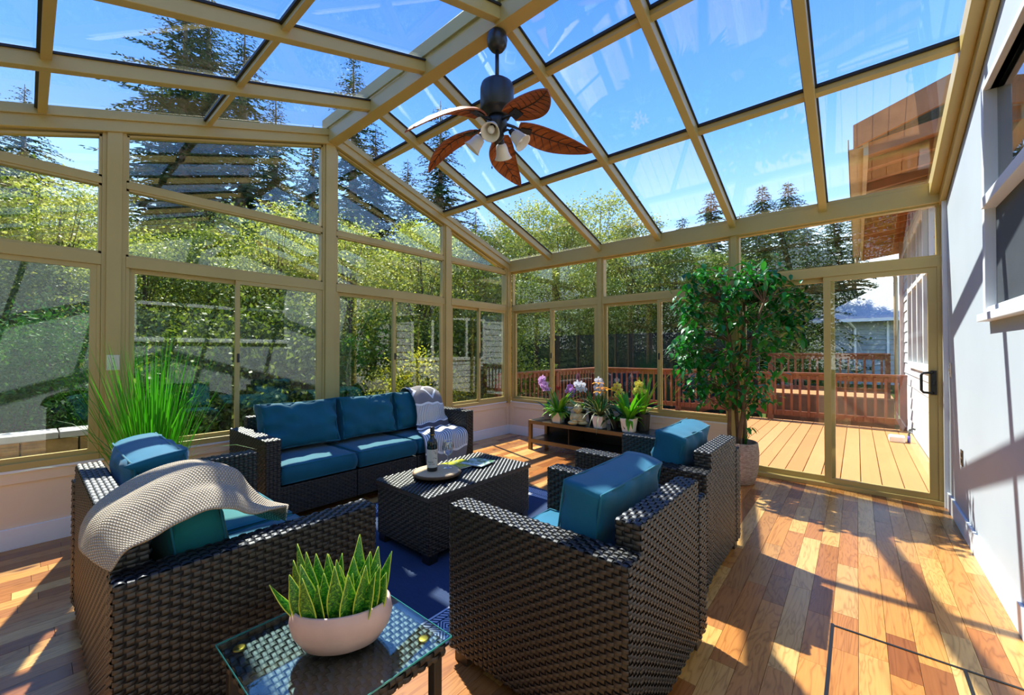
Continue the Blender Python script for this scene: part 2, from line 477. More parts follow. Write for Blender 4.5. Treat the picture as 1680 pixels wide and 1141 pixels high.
# sliding door bay
door = struct('door_1', 'tan framed sliding glass door to the deck')
bd = lambda name, x0, x1, y0, y1, z0, z1, mt='frame', par=None: MB().box(x0, x1, y0, y1, z0, z1).build(name, M[mt], par or door, bevel=0.003)
bd('threshold', 3.307, 4.875, -0.035, 0.09, 0.0, 0.04)
bd('header_rail', 3.307, 4.875, -0.02, 0.08, 2.05, 2.137)
bd('side_jamb', 4.845, 4.872, -0.02, 0.08, 0.04, 2.05)
bd('side_jamb', 3.307, 3.33, -0.01, 0.08, 0.04, 2.05)
def door_leaf(x0, x1, y, name):
    m = MB(); w = 0.055; z0, z1 = 0.04, 2.05
    for a in ((x0, x1, z0, z0 + 0.05), (x0, x1, z1 - 0.045, z1), (x0, x0 + w, z0 + 0.05, z1 - 0.045), (x1 - w, x1, z0 + 0.05, z1 - 0.045)):
        m.box(a[0], a[1], y - 0.018, y + 0.018, a[2], a[3])
    s = m.build(name, M['frame'], door, bevel=0.0)
    pane_quad(s, [(x0 + w, y, z0 + .05), (x1 - w, y, z0 + .05), (x1 - w, y, z1 - .045), (x0 + w, y, z1 - .045)], (0, 1, 0))
    return s
door_leaf(3.33, 4.15, 0.052, 'fixed_panel')
dl = door_leaf(4.065, 4.845, 0.008, 'sliding_panel')
h = MB().box(4.800, 4.838, -0.026, -0.010, 0.945, 1.155).build('handle_plate', M['black'], door, bevel=0.004)
MB().tube([(4.815, -0.02, 0.962), (4.800, -0.050, 0.962), (4.752, -0.055, 0.966), (4.740, -0.055, 0.985), (4.740, -0.055, 1.115), (4.752, -0.055, 1.134), (4.800, -0.050, 1.138), (4.815, -0.02, 1.138)], 0.010, 8).build('grip', M['black'], h, smooth=True)
MB().box(4.808, 4.828, -0.042, -0.026, 1.03, 1.07).build('thumb_lock', M['black'], h, bevel=0.003)
wnum[0] += 1
tw = struct('window_%d' % wnum[0], 'fixed transom window above the sliding door')
pane_quad(tw, [(3.307, 0.03, 2.137), (4.87, 0.03, 2.137), (4.87, 0.03, 2.596), (3.307, 0.03, 2.596)], (0, 1, 0))
m = MB()
for a in ((3.307, 4.87, 2.137, 2.153), (3.307, 4.87, 2.58, 2.596), (3.307, 3.323, 2.153, 2.58), (4.854, 4.87, 2.153, 2.58)):
    m.box(a[0], a[1], -0.01, 0.05, a[2], a[3])
m.build('glazing_bead', M['frame'], tw)

# rear wall (behind the camera): posts, rails, panes
wnum[0] += 1
rw = struct('window_%d' % wnum[0], 'rear glazed wall of the sunroom')
for x in (1.634, 3.277, 4.87):
    MB().box(x - 0.04, x + 0.04, YN - 0.08, YN, 0.5, 2.62).build('post', M['frame'], rw)
for z0, z1 in ((0.524, 0.57), (1.965, 2.05), (2.58, 2.78)):
    MB().box(0, 4.9, YN - 0.07, YN, z0, z1).build('rail', M['frame'], rw)
for xa, xb in ((0.06, 1.6), (1.68, 3.24), (3.32, 4.83)):
    pane_quad(rw, [(xa, YN - 0.04, 0.57), (xb, YN - 0.04, 0.57), (xb, YN - 0.04, 1.965), (xa, YN - 0.04, 1.965)], (0, 1, 0))
    pane_quad(rw, [(xa, YN - 0.04, 2.05), (xb, YN - 0.04, 2.05), (xb, YN - 0.04, 2.58), (xa, YN - 0.04, 2.58)], (0, 1, 0))

# ------------------------------------------------------------------ glass roof
roof = struct('ceiling', 'glazed gable roof with tan rafters and a ridge beam')
def slope_beam(x0, x1, ya, yb, b0, b1, name, mat='frame', bevel=0.004):
    pts = [(x0, ya, zb(ya) + b0), (x0, yb, zb(yb) + b0), (x0, yb, zb(yb) + b1), (x0, ya, zb(ya) + b1)]
    return MB().prism(pts, (x1 - x0, 0, 0)).build(name, M[mat], roof, bevel=bevel)
RX = [0.83, 1.645, 2.455, 3.277, 4.07]
EPS = 1e-4
for x in RX:
    for ya, yb in ((-0.05, RID + EPS), (RID - EPS, YN)):
        r_ = slope_beam(x - 0.03, x + 0.03, ya, yb, 0.045, 0.14, 'rafter')
        for s in (-1, 1):
            slope_beam(x + s * 0.036 - 0.006, x + s * 0.036 + 0.006, ya, yb, 0.128, 0.142, 'gasket', 'gasket', 0)
for ya, yb in ((-0.0, RID + EPS), (RID - EPS, YN)):
    slope_beam(-0.06, 0.045, ya, yb, 0.0, 0.16, 'gable_rafter')
    slope_beam(0.045, 0.062, ya, yb, 0.085, 0.15, 'gable_trim')
    slope_beam(4.80, 4.86, ya, yb, 0.03, 0.16, 'wall_rafter')
    slope_beam(4.86, 4.897, ya, yb, -0.05, 0.10, 'wall_flashing')
MB().box(-0.06, 4.9, -0.055, 0.07, 2.596, 2.745).build('eave_beam', M['frame'], roof, bevel=0.004)
MB().prism([(0, -0.055, 2.745), (0, 0.07, 2.72), (0, 0.07, 2.79), (0, -0.055, 2.775)], (4.9, 0, 0)).build('eave_sill', M['frame'], roof)
MB().box(-0.06, 4.9, YN - 0.07, YN + 0.05, 2.60, 2.72).build('eave_beam', M['frame'], roof, bevel=0.004)
MB().box(-0.06, 4.897, RID - 0.055, RID + 0.055, 3.545, 3.69).build('ridge_beam', M['frame'], roof, bevel=0.004)
MB().box(-0.06, 4.897, RID - 0.075, RID + 0.075, 3.685, 3.80).build('ridge_cap', M['frame'], roof, bevel=0.004)
YB = {1: [-1.42, -2.46], 0: [-4.06, -5.0]}
edges_x = [0.03] + RX + [4.83]
for side, (ya, yb) in ((1, (-0.03, RID + 0.06)), (0, (RID - 0.06, YN + 0.02))):
    ys = [ya] + YB[side] + [yb]
    for xa, xb in zip(edges_x[:-1], edges_x[1:]):
        for y0, y1 in zip(ys[:-1], ys[1:]):
            nrm = (0, 0.313, 1) if side else (0, -0.335, 1)
            pane_quad(roof, [(xa, y0, zb(y0) + 0.152), (xb, y0, zb(y0) + 0.152), (xb, y1, zb(y1) + 0.152), (xa, y1, zb(y1) + 0.152)], nrm, 0.01, 'roofglass')
        for y in YB[side]:
            pts = [(xa, y - 0.022, zb(y - 0.022) + 0.09), (xa, y + 0.022, zb(y + 0.022) + 0.09), (xa, y + 0.022, zb(y + 0.022) + 0.142), (xa, y - 0.022, zb(y - 0.022) + 0.142)]
            MB().prism(pts, (xb - xa, 0, 0)).build('crossbar', M['frame'], roof)
            y2 = y - 0.03
            pts = [(xa, y2 - 0.007, zb(y2) + 0.125), (xa, y2 + 0.008, zb(y2) + 0.122), (xa, y2 + 0.008, zb(y2) + 0.143), (xa, y2 - 0.007, zb(y2) + 0.145)]
            MB().prism(pts, (xb - xa, 0, 0)).build('gasket', M['gasket'], roof)

# ------------------------------------------------------------------ house wall on the right with its window
WY0, WY1, WZ0, WZ1 = -3.9, -1.53, 1.52, 2.80
wr_o = struct('wall_right', 'pale grey painted house wall with a dark screened window')
def wall_prism(pts):
    return MB().prism([(4.9, y, z) for y, z in pts], (0.12, 0, 0))
wall_prism([(0.02, 0), (0.02, 2.62), (WY1, zb(WY1) + .12), (WY1, 0)]).build('wall_body', M['housewall'], wr_o)
wall_prism([(WY1, 0), (WY1, WZ0), (WY0, WZ0), (WY0, 0)]).build('wall_body', M['housewall'], wr_o)
wall_prism([(WY1, WZ1), (WY1, zb(WY1) + .12), (RID, 3.70), (WY0, zb(WY0) + .12), (WY0, WZ1)]).build('wall_body', M['housewall'], wr_o)
wall_prism([(WY0, 0), (WY0, zb(WY0) + .12), (YN, zb(YN) + .12), (YN, 0)]).build('wall_body', M['housewall'], wr_o)
br = MB().box(4.884, 4.9, YN, -0.075, 0.0, 0.14).build('baseboard_right', M['white'], None, bevel=0.003)
tag(br, 'white baseboard along the house wall', None, None, 'structure')
tn[0] += 1
jt = MB().box(4.872, 4.9, -0.075, -0.04, 0.0, 2.6).build('trim_%d' % tn[0], M['white'], None)
tag(jt, 'white corner strip where the house wall meets the door', None, None, 'structure')
wnum[0] += 1
hw = struct('window_%d' % wnum[0], 'white framed house window with a grey screen below its clear upper light')
bw = lambda name, x0, x1, y0, y1, z0, z1, mt='white': MB().box(x0, x1, y0, y1, z0, z1).build(name, M[mt], hw, bevel=0.004)
bw('side_casing', 4.872, 4.93, WY1 - 0.035, WY1 + 0.015, WZ0, WZ1); bw('side_casing', 4.872, 4.93, WY0 - 0.015, WY0 + 0.035, WZ0, WZ1)
bw('sill', 4.85, 4.95, WY0 - 0.04, WY1 + 0.04, WZ0 - 0.03, WZ0 + 0.012)
bw('transom_bar', 4.86, 4.95, WY0 + 0.035, WY1 - 0.035, 2.125, 2.185)
bw('head_casing', 4.872, 4.93, WY0 - 0.015, WY1 + 0.015, WZ1, WZ1 + 0.035)
bw('bottom_rail', 4.88, 4.95, WY0 + .035, WY1 - .035, WZ0 + 0.012, WZ0 + 0.05)
bw('screen', 4.915, 4.925, WY0 + .035, WY1 - .035, WZ0 + 0.05, 2.125, 'screen')
pane_quad(hw, [(4.93, WY0 + .035, 2.185), (4.93, WY1 - .035, 2.185), (4.93, WY1 - .035, WZ1), (4.93, WY0 + .035, WZ1)], (1, 0, 0), 0.008, 'darkglass')
MB().box(5.0, 5.02, WY0 - .1, WY1 + .1, WZ0 - .1, WZ1 + .1).build('dim_room_backing', M['dark_room'], hw)  # dark sheet put behind the pane in place of the dim interior

def plate(name, label, cat, loc, axis, w=0.072, hgt=0.115, kind='switch', mat='switchplate'):
    o = thing(name, label, cat, loc)
    if axis == 'x+':   # mounted on a wall facing +X
        B = lambda x0, x1, y0, y1, z0, z1: MB().box(x0, x1, y0, y1, z0, z1)
    else:              # facing -X
        B = lambda x0, x1, y0, y1, z0, z1: MB().box(-x1, -x0, y0, y1, z0, z1)
    B(0, 0.006, -w / 2, w / 2, -hgt / 2, hgt / 2).build('plate', M[mat], o, bevel=0.002)
    if kind == 'switch':
        B(0.006, 0.016, -0.006, 0.006, -0.012, 0.012).build('toggle', M[mat], o, bevel=0.002)
        for s in (-1, 1): B(0.006, 0.0075, -0.003, 0.003, s * 0.032 - 0.003, s * 0.032 + 0.003).build('screw', M['gunmetal'], o)
    else:
        for s in (-1, 1): B(0.006, 0.009, -0.017, 0.017, s * 0.022 - 0.014, s * 0.022 + 0.014).build('socket', M['black'] if kind == 'dark' else M[mat], o, bevel=0.002)
    return o
plate('light_switch', 'almond toggle switch on the tan post above the ornamental grass', 'light switch', (0.0302, -4.636, 1.235), 'x+')
plate('light_switch', 'white toggle switch on the house wall beside the sliding door', 'light switch', (4.8998, -0.20, 1.17), 'x-')
plate('wall_outlet', 'dark double outlet low on the house wall near the door', 'outlet', (4.8998, -0.64, 0.54), 'x-', kind='dark', mat='foot')
plate('wall_outlet', 'small white outlet under the window beside the sofa arm', 'outlet', (0.0125, -3.90, 0.35), 'x+', kind='outlet')

# ------------------------------------------------------------------ woven resin furniture
CU, CV = 0.0255, 0.0165
def weave(parts, o, U, V, n):
    """woven strands over the rectangle o + a U + b V, bulging along n; appended to (horizontal, vertical) builders"""
    o, U, V, n = Vector(o), Vector(U), Vector(V), Vector(n)
    nu = max(2, round(U.length / CU)); nv = max(2, round(V.length / CV)); du, dv = U / nu, V / nv
    hz, vt = parts
    for j in range(nv):
        for i in range(nu):
            if (i + j) % 2 == 0:
                a0, a1 = max(i - 0.10, 0), min(i + 1.10, nu); b0, b1 = j + 0.10, j + 0.90
                vs = []
                for k in range(5):
                    t = k / 4; hgt = 0.0006 + 0.0066 * math.sin(PI * t) ** 0.7; p = o + du * (a0 + (a1 - a0) * t) + n * hgt
                    vs += [p + dv * b0 - n * 0.0012, p + dv * ((b0 + b1) / 2) + n * 0.0012, p + dv * b1 - n * 0.0012]
                fs = []
                for k in range(4):
                    q = k * 3; fs += [(q, q + 3, q + 4, q + 1), (q + 1, q + 4, q + 5, q + 2)]
                hz.add(vs, fs)
            else:
                a0, a1 = i + 0.18, i + 0.82; b0, b1 = max(j - 0.12, 0), min(j + 1.12, nv)
                vs = []
                for k in range(4):
                    t = k / 3; hgt = 0.0008 + 0.0034 * math.sin(PI * t); p = o + dv * (b0 + (b1 - b0) * t) + n * hgt
                    vs += [p + du * a0, p + du * a1]
                vt.add(vs, [(k * 2, k * 2 + 1, k * 2 + 3, k * 2 + 2) for k in range(3)])

def box_weave(parent, x0, x1, y0, y1, z0, z1, name, faces='+x-x+y-y+z', base='wicker_base'):
    p = MB().box(x0 + .002, x1 - .002, y0 + .002, y1 - .002, z0, z1 - .002).build(name, M[base], parent, bevel=0.006)
    hz, vt = MB(), MB(); pr = (hz, vt); dx, dy, dz = x1 - x0, y1 - y0, z1 - z0
    fl = [faces[i:i + 2] for i in range(0, len(faces), 2)]
    if '+x' in fl: weave(pr, (x1 - .002, y0, z0), (0, dy, 0), (0, 0, dz), (1, 0, 0))
    if '-x' in fl: weave(pr, (x0 + .002, y1, z0), (0, -dy, 0), (0, 0, dz), (-1, 0, 0))
    if '+y' in fl: weave(pr, (x1, y1 - .002, z0), (-dx, 0, 0), (0, 0, dz), (0, 1, 0))
    if '-y' in fl: weave(pr, (x0, y0 + .002, z0), (dx, 0, 0), (0, 0, dz), (0, -1, 0))
    if '+z' in fl:
        if dx >= dy: weave(pr, (x0, y0, z1 - .002), (dx, 0, 0), (0, dy, 0), (0, 0, 1))
        else: weave(pr, (x1, y0, z1 - .002), (0, dy, 0), (-dx, 0, 0), (0, 0, 1))
    off = len(hz.v); hz.v += vt.v; hz.f += [tuple(i + off for i in f) for f in vt.f]; hz.mi += [1] * len(vt.f)
    w = hz.build('weave', [M['wicker'], M['wicker_reed']], p, smooth=True); w['kind'] = 'stuff'
    return p

DEP, ARM, ZA, ZB = 0.81, 0.105, 0.665, 0.755
def wicker_seat(name, label, cat, loc, rz, seats, inner):
    t = thing(name, label, cat, loc, rz)
    Wd = inner + 2 * ARM
    box_weave(t, 0, ARM, 0, DEP, 0.06, ZA, 'arm'); box_weave(t, Wd - ARM, Wd, 0, DEP, 0.06, ZA, 'arm')
    box_weave(t, ARM, Wd - ARM, 0.006, 0.095, 0.06, ZB, 'backrest', '-y+y+z+x-x')
    sw = inner / seats
    for k in range(seats):
        box_weave(t, ARM + k * sw + .003, ARM + (k + 1) * sw - .003, 0.10, DEP - 0.035, 0.075, 0.30, 'seat_base', '+y')
    for x in (0.02, Wd - 0.095):
        for y in (0.015, DEP - 0.09):
            MB().box(x, x + 0.075, y, y + 0.075, 0, 0.06).build('foot', M['foot'], t, bevel=0.003)
    return t

def pillow(w, d, h, seed, puff=0.28, wr=0.010, n=16, pinch=0.05):
    """soft cushion centred on the origin: w along X, d along Y, h along Z"""
    bm = bmesh.new(); bmesh.ops.create_cube(bm, size=2.0)
    bmesh.ops.subdivide_edges(bm, edges=bm.edges[:], cuts=n, use_grid_fill=True)
    for v in bm.verts:
        a, b, c = v.co
        big = sorted((w, d, h))
        thin = (w, d, h).index(big[0])
        co = [a, b, c]; oth = [i for i in range(3) if i != thin]; p, q = co[oth[0]], co[oth[1]]
        s = (1 - abs(p) ** 2.6) * (1 - abs(q) ** 2.6)
        dims = [w / 2, d / 2, h / 2]
        out = [co[i] * dims[i] for i in range(3)]
        out[thin] = co[thin] * dims[thin] * (1 - puff + puff * 1.55 * s ** 0.55)
        edge = 1 - min(abs(co[thin]), 1) ** 2
        out[oth[0]] *= 1 - pinch * (1 - q * q) * abs(p) ** 3 + 0.05 * edge
        out[oth[1]] *= 1 - pinch * (1 - p * p) * abs(q) ** 3 + 0.05 * edge
        nz = mnoise.noise(Vector((a * 2.1 + seed * 7.3, b * 2.3, c * 2.2 + seed))) + 0.5 * mnoise.noise(Vector((a * 6 + seed, b * 5, c * 3 + seed * 2)))
        crease = abs(p) ** 6 * math.sin(q * 9 + seed) + abs(q) ** 6 * math.sin(p * 11 + seed * 2)
        out[thin] += co[thin] * (nz * wr + crease * wr * 0.7)
        v.co = out
    return bm

def cushion(name, label, loc, rot, dims, mat, seed, puff=0.28, wr=0.010, pinch=0.05, pipe_axis=None, group=None):
    bm = pillow(*dims, seed, puff, wr, pinch=pinch)
    me = bpy.data.meshes.new(name)
    # piping follows the cushion's own edges
    w, d, h = dims; thin = dims.index(min(dims)); oth = [i for i in range(3) if i != thin]
    bm.verts.ensure_lookup_table()
    bm.to_mesh(me); bm.free()
    me.materials.append(M[mat]); me.polygons.foreach_set('use_smooth', [True] * len(me.polygons))
    t = thing(name, label, 'cushion', loc, 0, group); t.rotation_euler = rot
    link('cover', me, t)
    for sg in (1, -1):
        loop = []
        for (p0, q0, p1, q1) in ((-1, -1, 1, -1), (1, -1, 1, 1), (1, 1, -1, 1), (-1, 1, -1, -1)):
            for k in range(10):
                f = k / 10; p, q = p0 + (p1 - p0) * f, q0 + (q1 - q0) * f
                out = [0, 0, 0]; dd = [w / 2, d / 2, h / 2]
                out[oth[0]] = p * dd[oth[0]] * (1 - pinch * (1 - q * q) * abs(p) ** 3)
                out[oth[1]] = q * dd[oth[1]] * (1 - pinch * (1 - p * p) * abs(q) ** 3)
                out[thin] = sg * dd[thin] * (1 - puff)
                loop.append(tuple(out))
        loop.append(loop[0])
        MB().tube(loop, 0.0045, 5, cap=False).build('piping', M['piping'], t, smooth=True)
    return t

H90 = math.radians(90)
wicker_seat('loveseat', 'dark wicker loveseat with a cream knit throw, beside the glass side table', 'loveseat', (1.24, -4.90, 0), 0, 2, 1.29)
wicker_seat('sofa', 'dark wicker three-seat sofa along the forest windows', 'sofa', (0.24, -1.85, 0), -H90, 3, 1.88)
wicker_seat('armchair', 'dark wicker armchair nearest the camera, its cushion piped and upright', 'armchair', (3.785, -3.885, 0), H90, 1, 0.62)
wicker_seat('armchair', 'dark wicker armchair next to the fig tree pot', 'armchair', (3.70, -2.725, 0), H90, 1, 0.60)

def place(org, rz, x, y, z):
    c, s = math.cos(rz), math.sin(rz); return (org[0] + c * x - s * y, org[1] + s * x + c * y, z)
SZ = 0.382   # seat cushion centre height
# loveseat cushions
for k, (lb, mt) in enumerate((('turquoise seat cushion at the far end of the loveseat', 'teal3'), ('blue-green seat cushion at the near end of the loveseat', 'teal'))):
    cushion('seat_cushion', lb, place((1.24, -4.90), 0, ARM + 0.3225 + k * 0.645, 0.455, SZ), (0, 0, 0), (0.600, 0.64, 0.145), mt, 3 + k, 0.12, 0.003, 0.01, group='seat cushions')
cushion('back_cushion', 'plump blue back cushion lying along the far end of the loveseat', (1.69, -4.65, 0.672), (math.radians(10), 0, 0), (0.62, 0.23, 0.38), 'teal2', 11, 0.26, 0.020, 0.05, group='back cushions')
cushion('back_cushion', 'dark green-teal back cushion half hidden under the cream throw', (2.315, -4.665, 0.645), (math.radians(8), 0, 0), (0.56, 0.18, 0.34), 'teal3', 12, 0.22, 0.010, 0.03, group='back cushions')
# sofa cushions (local x runs towards the camera-side arm)
for k, lb in enumerate(('blue seat cushion under the striped throw', 'blue seat cushion in the middle of the sofa', 'blue seat cushion by the sofa arm nearest the loveseat')):
    cushion('seat_cushion', lb, place((0.24, -1.85), -H90, ARM + 0.3133 + k * 0.6267, 0.455, SZ), (0, 0, -H90), (0.585, 0.64, 0.145), 'teal', 20 + k, 0.12, 0.003, 0.01, group='seat cushions')
sb = [('blue back cushion mostly covered by the striped throw', ARM + 0.30, 0.55), ('wide blue back cushion in the middle of the sofa', ARM + 0.885, 0.575), ('wide blue back cushion by the sofa arm nearest the loveseat', ARM + 1.53, 0.645)]
for k, (lb, x, wd) in enumerate(sb):
    p = place((0.24, -1.85), -H90, x, 0.265, 0.672)
    cushion('back_cushion', lb, p, (math.radians(13), 0, -H90), (wd, 0.20, 0.395), 'teal', 30 + k, 0.28, 0.022, 0.06, group='back cushions')
# armchairs
cushion('seat_cushion', 'pale-lit blue seat cushion of the armchair nearest the camera', place((3.785, -3.885), H90, 0.415, 0.455, SZ), (0, 0, H90), (0.575, 0.64, 0.145), 'teal2', 41, 0.12, 0.003, 0.01, group='seat cushions')
cushion('seat_cushion', 'blue seat cushion of the armchair next to the fig tree', place((3.70, -2.725), H90, 0.405, 0.455, SZ), (0, 0, H90), (0.555, 0.64, 0.145), 'teal2', 42, 0.12, 0.003, 0.01, group='seat cushions')
cushion('back_cushion', 'boxy blue back cushion with piping on the armchair nearest the camera', place((3.785, -3.885), H90, 0.415, 0.262, 0.648), (math.radians(9), 0, H90), (0.575, 0.18, 0.355), 'teal2', 43, 0.14, 0.009, 0.02, group='back cushions')
cushion('back_cushion', 'slumped blue back cushion on the armchair next to the fig tree', place((3.70, -2.725), H90, 0.405, 0.272, 0.650), (math.radians(12), 0, H90), (0.555, 0.19, 0.365), 'teal2', 44, 0.20, 0.016, 0.04, group='back cushions')

# coffee table
ct = thing('coffee_table', 'low dark wicker storage coffee table holding a wine bottle', 'table', (1.74, -3.485, 0.008))
box_weave(ct, 0.014, 0.576, 0.014, 1.006, 0.055, 0.385, 'body', '+x-x+y-y')
box_weave(ct, 0, 0.59, 0, 1.02, 0.388, 0.42, 'lid', '+z', 'wicker')
for x in (0.02, 0.50):
    for y in (0.02, 0.93):
        MB().box(x, x + 0.07, y, y + 0.07, 0, 0.055).build('foot', M['black'], ct, bevel=0.003)

# glass topped side table
sx, sy, SZT = 0.505, 0.475, 0.443
st = thing('side_table', 'small dark wicker side table with a glass top, carrying the snake plant', 'table', (2.858, -4.69, 0))
box_weave(st, 0.012, sx - 0.012, 0.012, sy - 0.012, SZT - 0.05, SZT - 0.012, 'apron', '+z+x-x+y-y')
for x in (0.02, sx - 0.05):
    for y in (0.02, sy - 0.05):
        MB().box(x, x + 0.03, y, y + 0.03, 0, SZT - 0.05).build('leg', M['wicker'], st, bevel=0.003)
MB().box(0, sx, 0, sy, SZT, SZT + 0.006).build('glass_top', M['tableglass'], st, bevel=0.0015)
edge_m = plain('glass_edge_teal', (60, 150, 140), 0.15)
for b in ((0, sx, -0.0015, -0.0002), (0, sx, sy + 0.0002, sy + 0.0015)):
    MB().box(b[0], b[1], b[2], b[3], SZT + .0005, SZT + 0.0055).build('glass_edge', edge_m, st)
for b in ((-0.0015, -0.0002, 0, sy), (sx + 0.0002, sx + 0.0015, 0, sy)):
    MB().box(b[0], b[1], b[2], b[3], SZT + .0005, SZT + 0.0055).build('glass_edge', edge_m, st)
for x in (0.055, sx - 0.065):
    for y in (0.045, sy - 0.055):
        MB().lathe([(0.0, -0.003), (0.017, -0.003), (0.017, 0.001), (0.012, 0.002), (0.0, 0.002)], 20, (x, y, SZT - 0.003)).build('brass_pad', M['gold'], st, smooth=True)

# ------------------------------------------------------------------ rug
def rug_mat():
    t = NT('navy_rug_with_white_border'); o = t.coord('Object'); sp = t.n('ShaderNodeSeparateXYZ'); t.l(o, sp.inputs[0])
    x, y = sp.outputs[0], sp.outputs[1]
    LX, LY = 1.78, 2.2
    dx = t.math('MINIMUM', x, t.math('SUBTRACT', LX, x)); dy = t.math('MINIMUM', y, t.math('SUBTRACT', LY, y))
    d = t.math('MINIMUM', dx, dy)
    along = t.math('ADD', t.math('MULTIPLY', t.math('LESS_THAN', dx, dy), y), t.math('MULTIPLY', t.math('GREATER_THAN', dx, dy), x))
    # diamonds between d = .03 and d = .135
    u = t.math('ABSOLUTE', t.math('SUBTRACT', t.math('FRACT', t.math('MULTIPLY', along, 1 / 0.095)), 0.5))
    v = t.math('ABSOLUTE', t.math('DIVIDE', t.math('SUBTRACT', d, 0.083), 0.105))
    s = t.math('ADD', u, v)
    rings = t.math('GREATER_THAN', t.math('FRACT', t.math('MULTIPLY', s, 5.2)), 0.48)
    band1 = t.math('MULTIPLY', t.math('GREATER_THAN', d, 0.03), t.math('LESS_THAN', d, 0.137))
    # hatched strip .145-.18 and .185-.2
    hat = t.math('GREATER_THAN', t.math('FRACT', t.math('ADD', t.math('MULTIPLY', along, 1 / 0.022), t.math('MULTIPLY', d, 30))), 0.45)
    band2 = t.math('MULTIPLY', t.math('GREATER_THAN', d, 0.145), t.math('LESS_THAN', d, 0.178))
    line = t.math('MULTIPLY', t.math('GREATER_THAN', d, 0.184), t.math('LESS_THAN', d, 0.196))
    mask = t.math('MAXIMUM', t.math('MAXIMUM', t.math('MULTIPLY', band1, rings), t.math('MULTIPLY', band2, hat)), line)
    n = t.noise(o, 380, 2); n2 = t.noise(t.mapping(o, (5, 40, 1)), 3.0, 3)
    navy = t.mix(n, lin((32, 46, 70)), lin((62, 76, 100))); navy = t.mix(t.math('MULTIPLY', n2, 0.3), navy, lin((88, 98, 132)))
    c = t.mix(mask, navy, lin((222, 222, 226)))
    return t.done(t.bsdf(c, 0.9, 0, 0.1, t.bump(n, 0.4, 0.003)))
rug = MB().box(0, 1.78, 0, 2.2, 0.0, 0.007).build('area_rug', rug_mat(), None, loc=(1.12, -4.08, 0.0007))
tag(rug, 'flat-woven navy rug with a white geometric border under the coffee table', 'rug')

# ------------------------------------------------------------------ throws
def cloth_grid(name, P, mat, parent, th=0.008, sub=1):
    """P[i][j] rows of points"""
    ni, nj = len(P), len(P[0]); vs = [p for r in P for p in r]
    fs = [(i * nj + j, i * nj + j + 1, (i + 1) * nj + j + 1, (i + 1) * nj + j) for i in range(ni - 1) for j in range(nj - 1)]
    o = MB().add(vs, fs).build(name, mat, parent, smooth=True)
    uv = o.data.uv_layers.new(name='UVMap')
    for lp in o.data.loops:
        i, j = divmod(lp.vertex_index, nj); uv.data[lp.index].uv = (j / (nj - 1), i / (ni - 1))
    so = o.modifiers.new('thickness', 'SOLIDIFY'); so.thickness = th; so.offset = 1
    sb_ = o.modifiers.new('smooth', 'SUBSURF'); sb_.levels = sub; sb_.render_levels = sub
    return o

def catmull(pts, n):
    pts = [Vector(p) for p in pts]; q = [pts[0] * 2 - pts[1]] + pts + [pts[-1] * 2 - pts[-2]]
    seg = len(pts) - 1; out = []
    for k in range(n):
        t = k / (n - 1) * seg; i = min(int(t), seg - 1); f = t - i
        a, b, c, d = q[i], q[i + 1], q[i + 2], q[i + 3]
        out.append(0.5 * ((2 * b) + (c - a) * f + (2 * a - 5 * b + 4 * c - d) * f * f + (3 * b - a - 3 * c + d) * f ** 3))
    return out

def loft(rows, nj, ni):
    cols = [catmull(r, nj) for r in rows]                      # rows along the cloth, resampled across
    P = [[None] * nj for _ in range(ni)]
    for j in range(nj):
        line = catmull([c[j] for c in cols], ni)
        for i in range(ni): P[i][j] = line[i]
    return P

def knit_mat():
    t = NT('cream_waffle_knit'); uv = t.n('ShaderNodeTexCoord').outputs['UV']
    sp = t.n('ShaderNodeSeparateXYZ'); t.l(uv, sp.inputs[0])
    a = t.math('MULTIPLY', t.math('ADD', t.math('MULTIPLY', sp.outputs[0], 56.0), t.math('MULTIPLY', sp.outputs[1], 156.0)), PI)
    b = t.math('MULTIPLY', t.math('SUBTRACT', t.math('MULTIPLY', sp.outputs[0], 56.0), t.math('MULTIPLY', sp.outputs[1], 156.0)), PI)
    hgt = t.math('MULTIPLY', t.math('ADD', t.math('SINE', a), 1.0), t.math('ADD', t.math('SINE', b), 1.0))
    c = t.ramp(t.math('MULTIPLY', hgt, 0.25), [(0.0, lin((168, 148, 122))), (0.5, lin((220, 204, 180))), (1.0, lin((234, 222, 202)))])
    return t.done(t.bsdf(c, 0.9, 0, 0.1, t.bump(hgt, 0.6, 0.006)))
kt = thing('knit_throw', 'cream waffle knit throw draped over the loveseat back and cushions', 'blanket', (2.4, -4.6, 0.76))
off = Vector((2.4, -4.6, 0.76))
rows = [   # from the tip behind the back, over the cushion end, down beside the near arm; each row runs far edge -> near edge
    [(2.40, -4.935, 0.745), (2.49, -4.945, 0.728), (2.58, -4.940, 0.715), (2.680, -4.895, 0.685)],
    [(2.38, -4.905, 0.800), (2.47, -4.912, 0.800), (2.57, -4.905, 0.792), (2.680, -4.865, 0.730)],
    [(2.34, -4.825, 0.845), (2.45, -4.835, 0.842), (2.56, -4.825, 0.830), (2.676, -4.800, 0.745)],
    [(2.31, -4.735, 0.872), (2.43, -4.745, 0.872), (2.54, -4.742, 0.860), (2.668, -4.735, 0.770)],
    [(2.29, -4.620, 0.878), (2.41, -4.635, 0.885), (2.53, -4.645, 0.868), (2.658, -4.660, 0.780)],
    [(2.20, -4.515, 0.810), (2.37, -4.530, 0.840), (2.50, -4.545, 0.835), (2.645, -4.590, 0.755)],
    [(2.13, -4.445, 0.680), (2.32, -4.465, 0.730), (2.46, -4.485, 0.765), (2.635, -4.545, 0.715)],
    [(2.09, -4.350, 0.555), (2.30, -4.385, 0.630), (2.45, -4.415, 0.690), (2.630, -4.490, 0.700)],
    [(2.07, -4.235, 0.495), (2.31, -4.290, 0.560), (2.48, -4.345, 0.645), (2.630, -4.410, 0.697)],
]
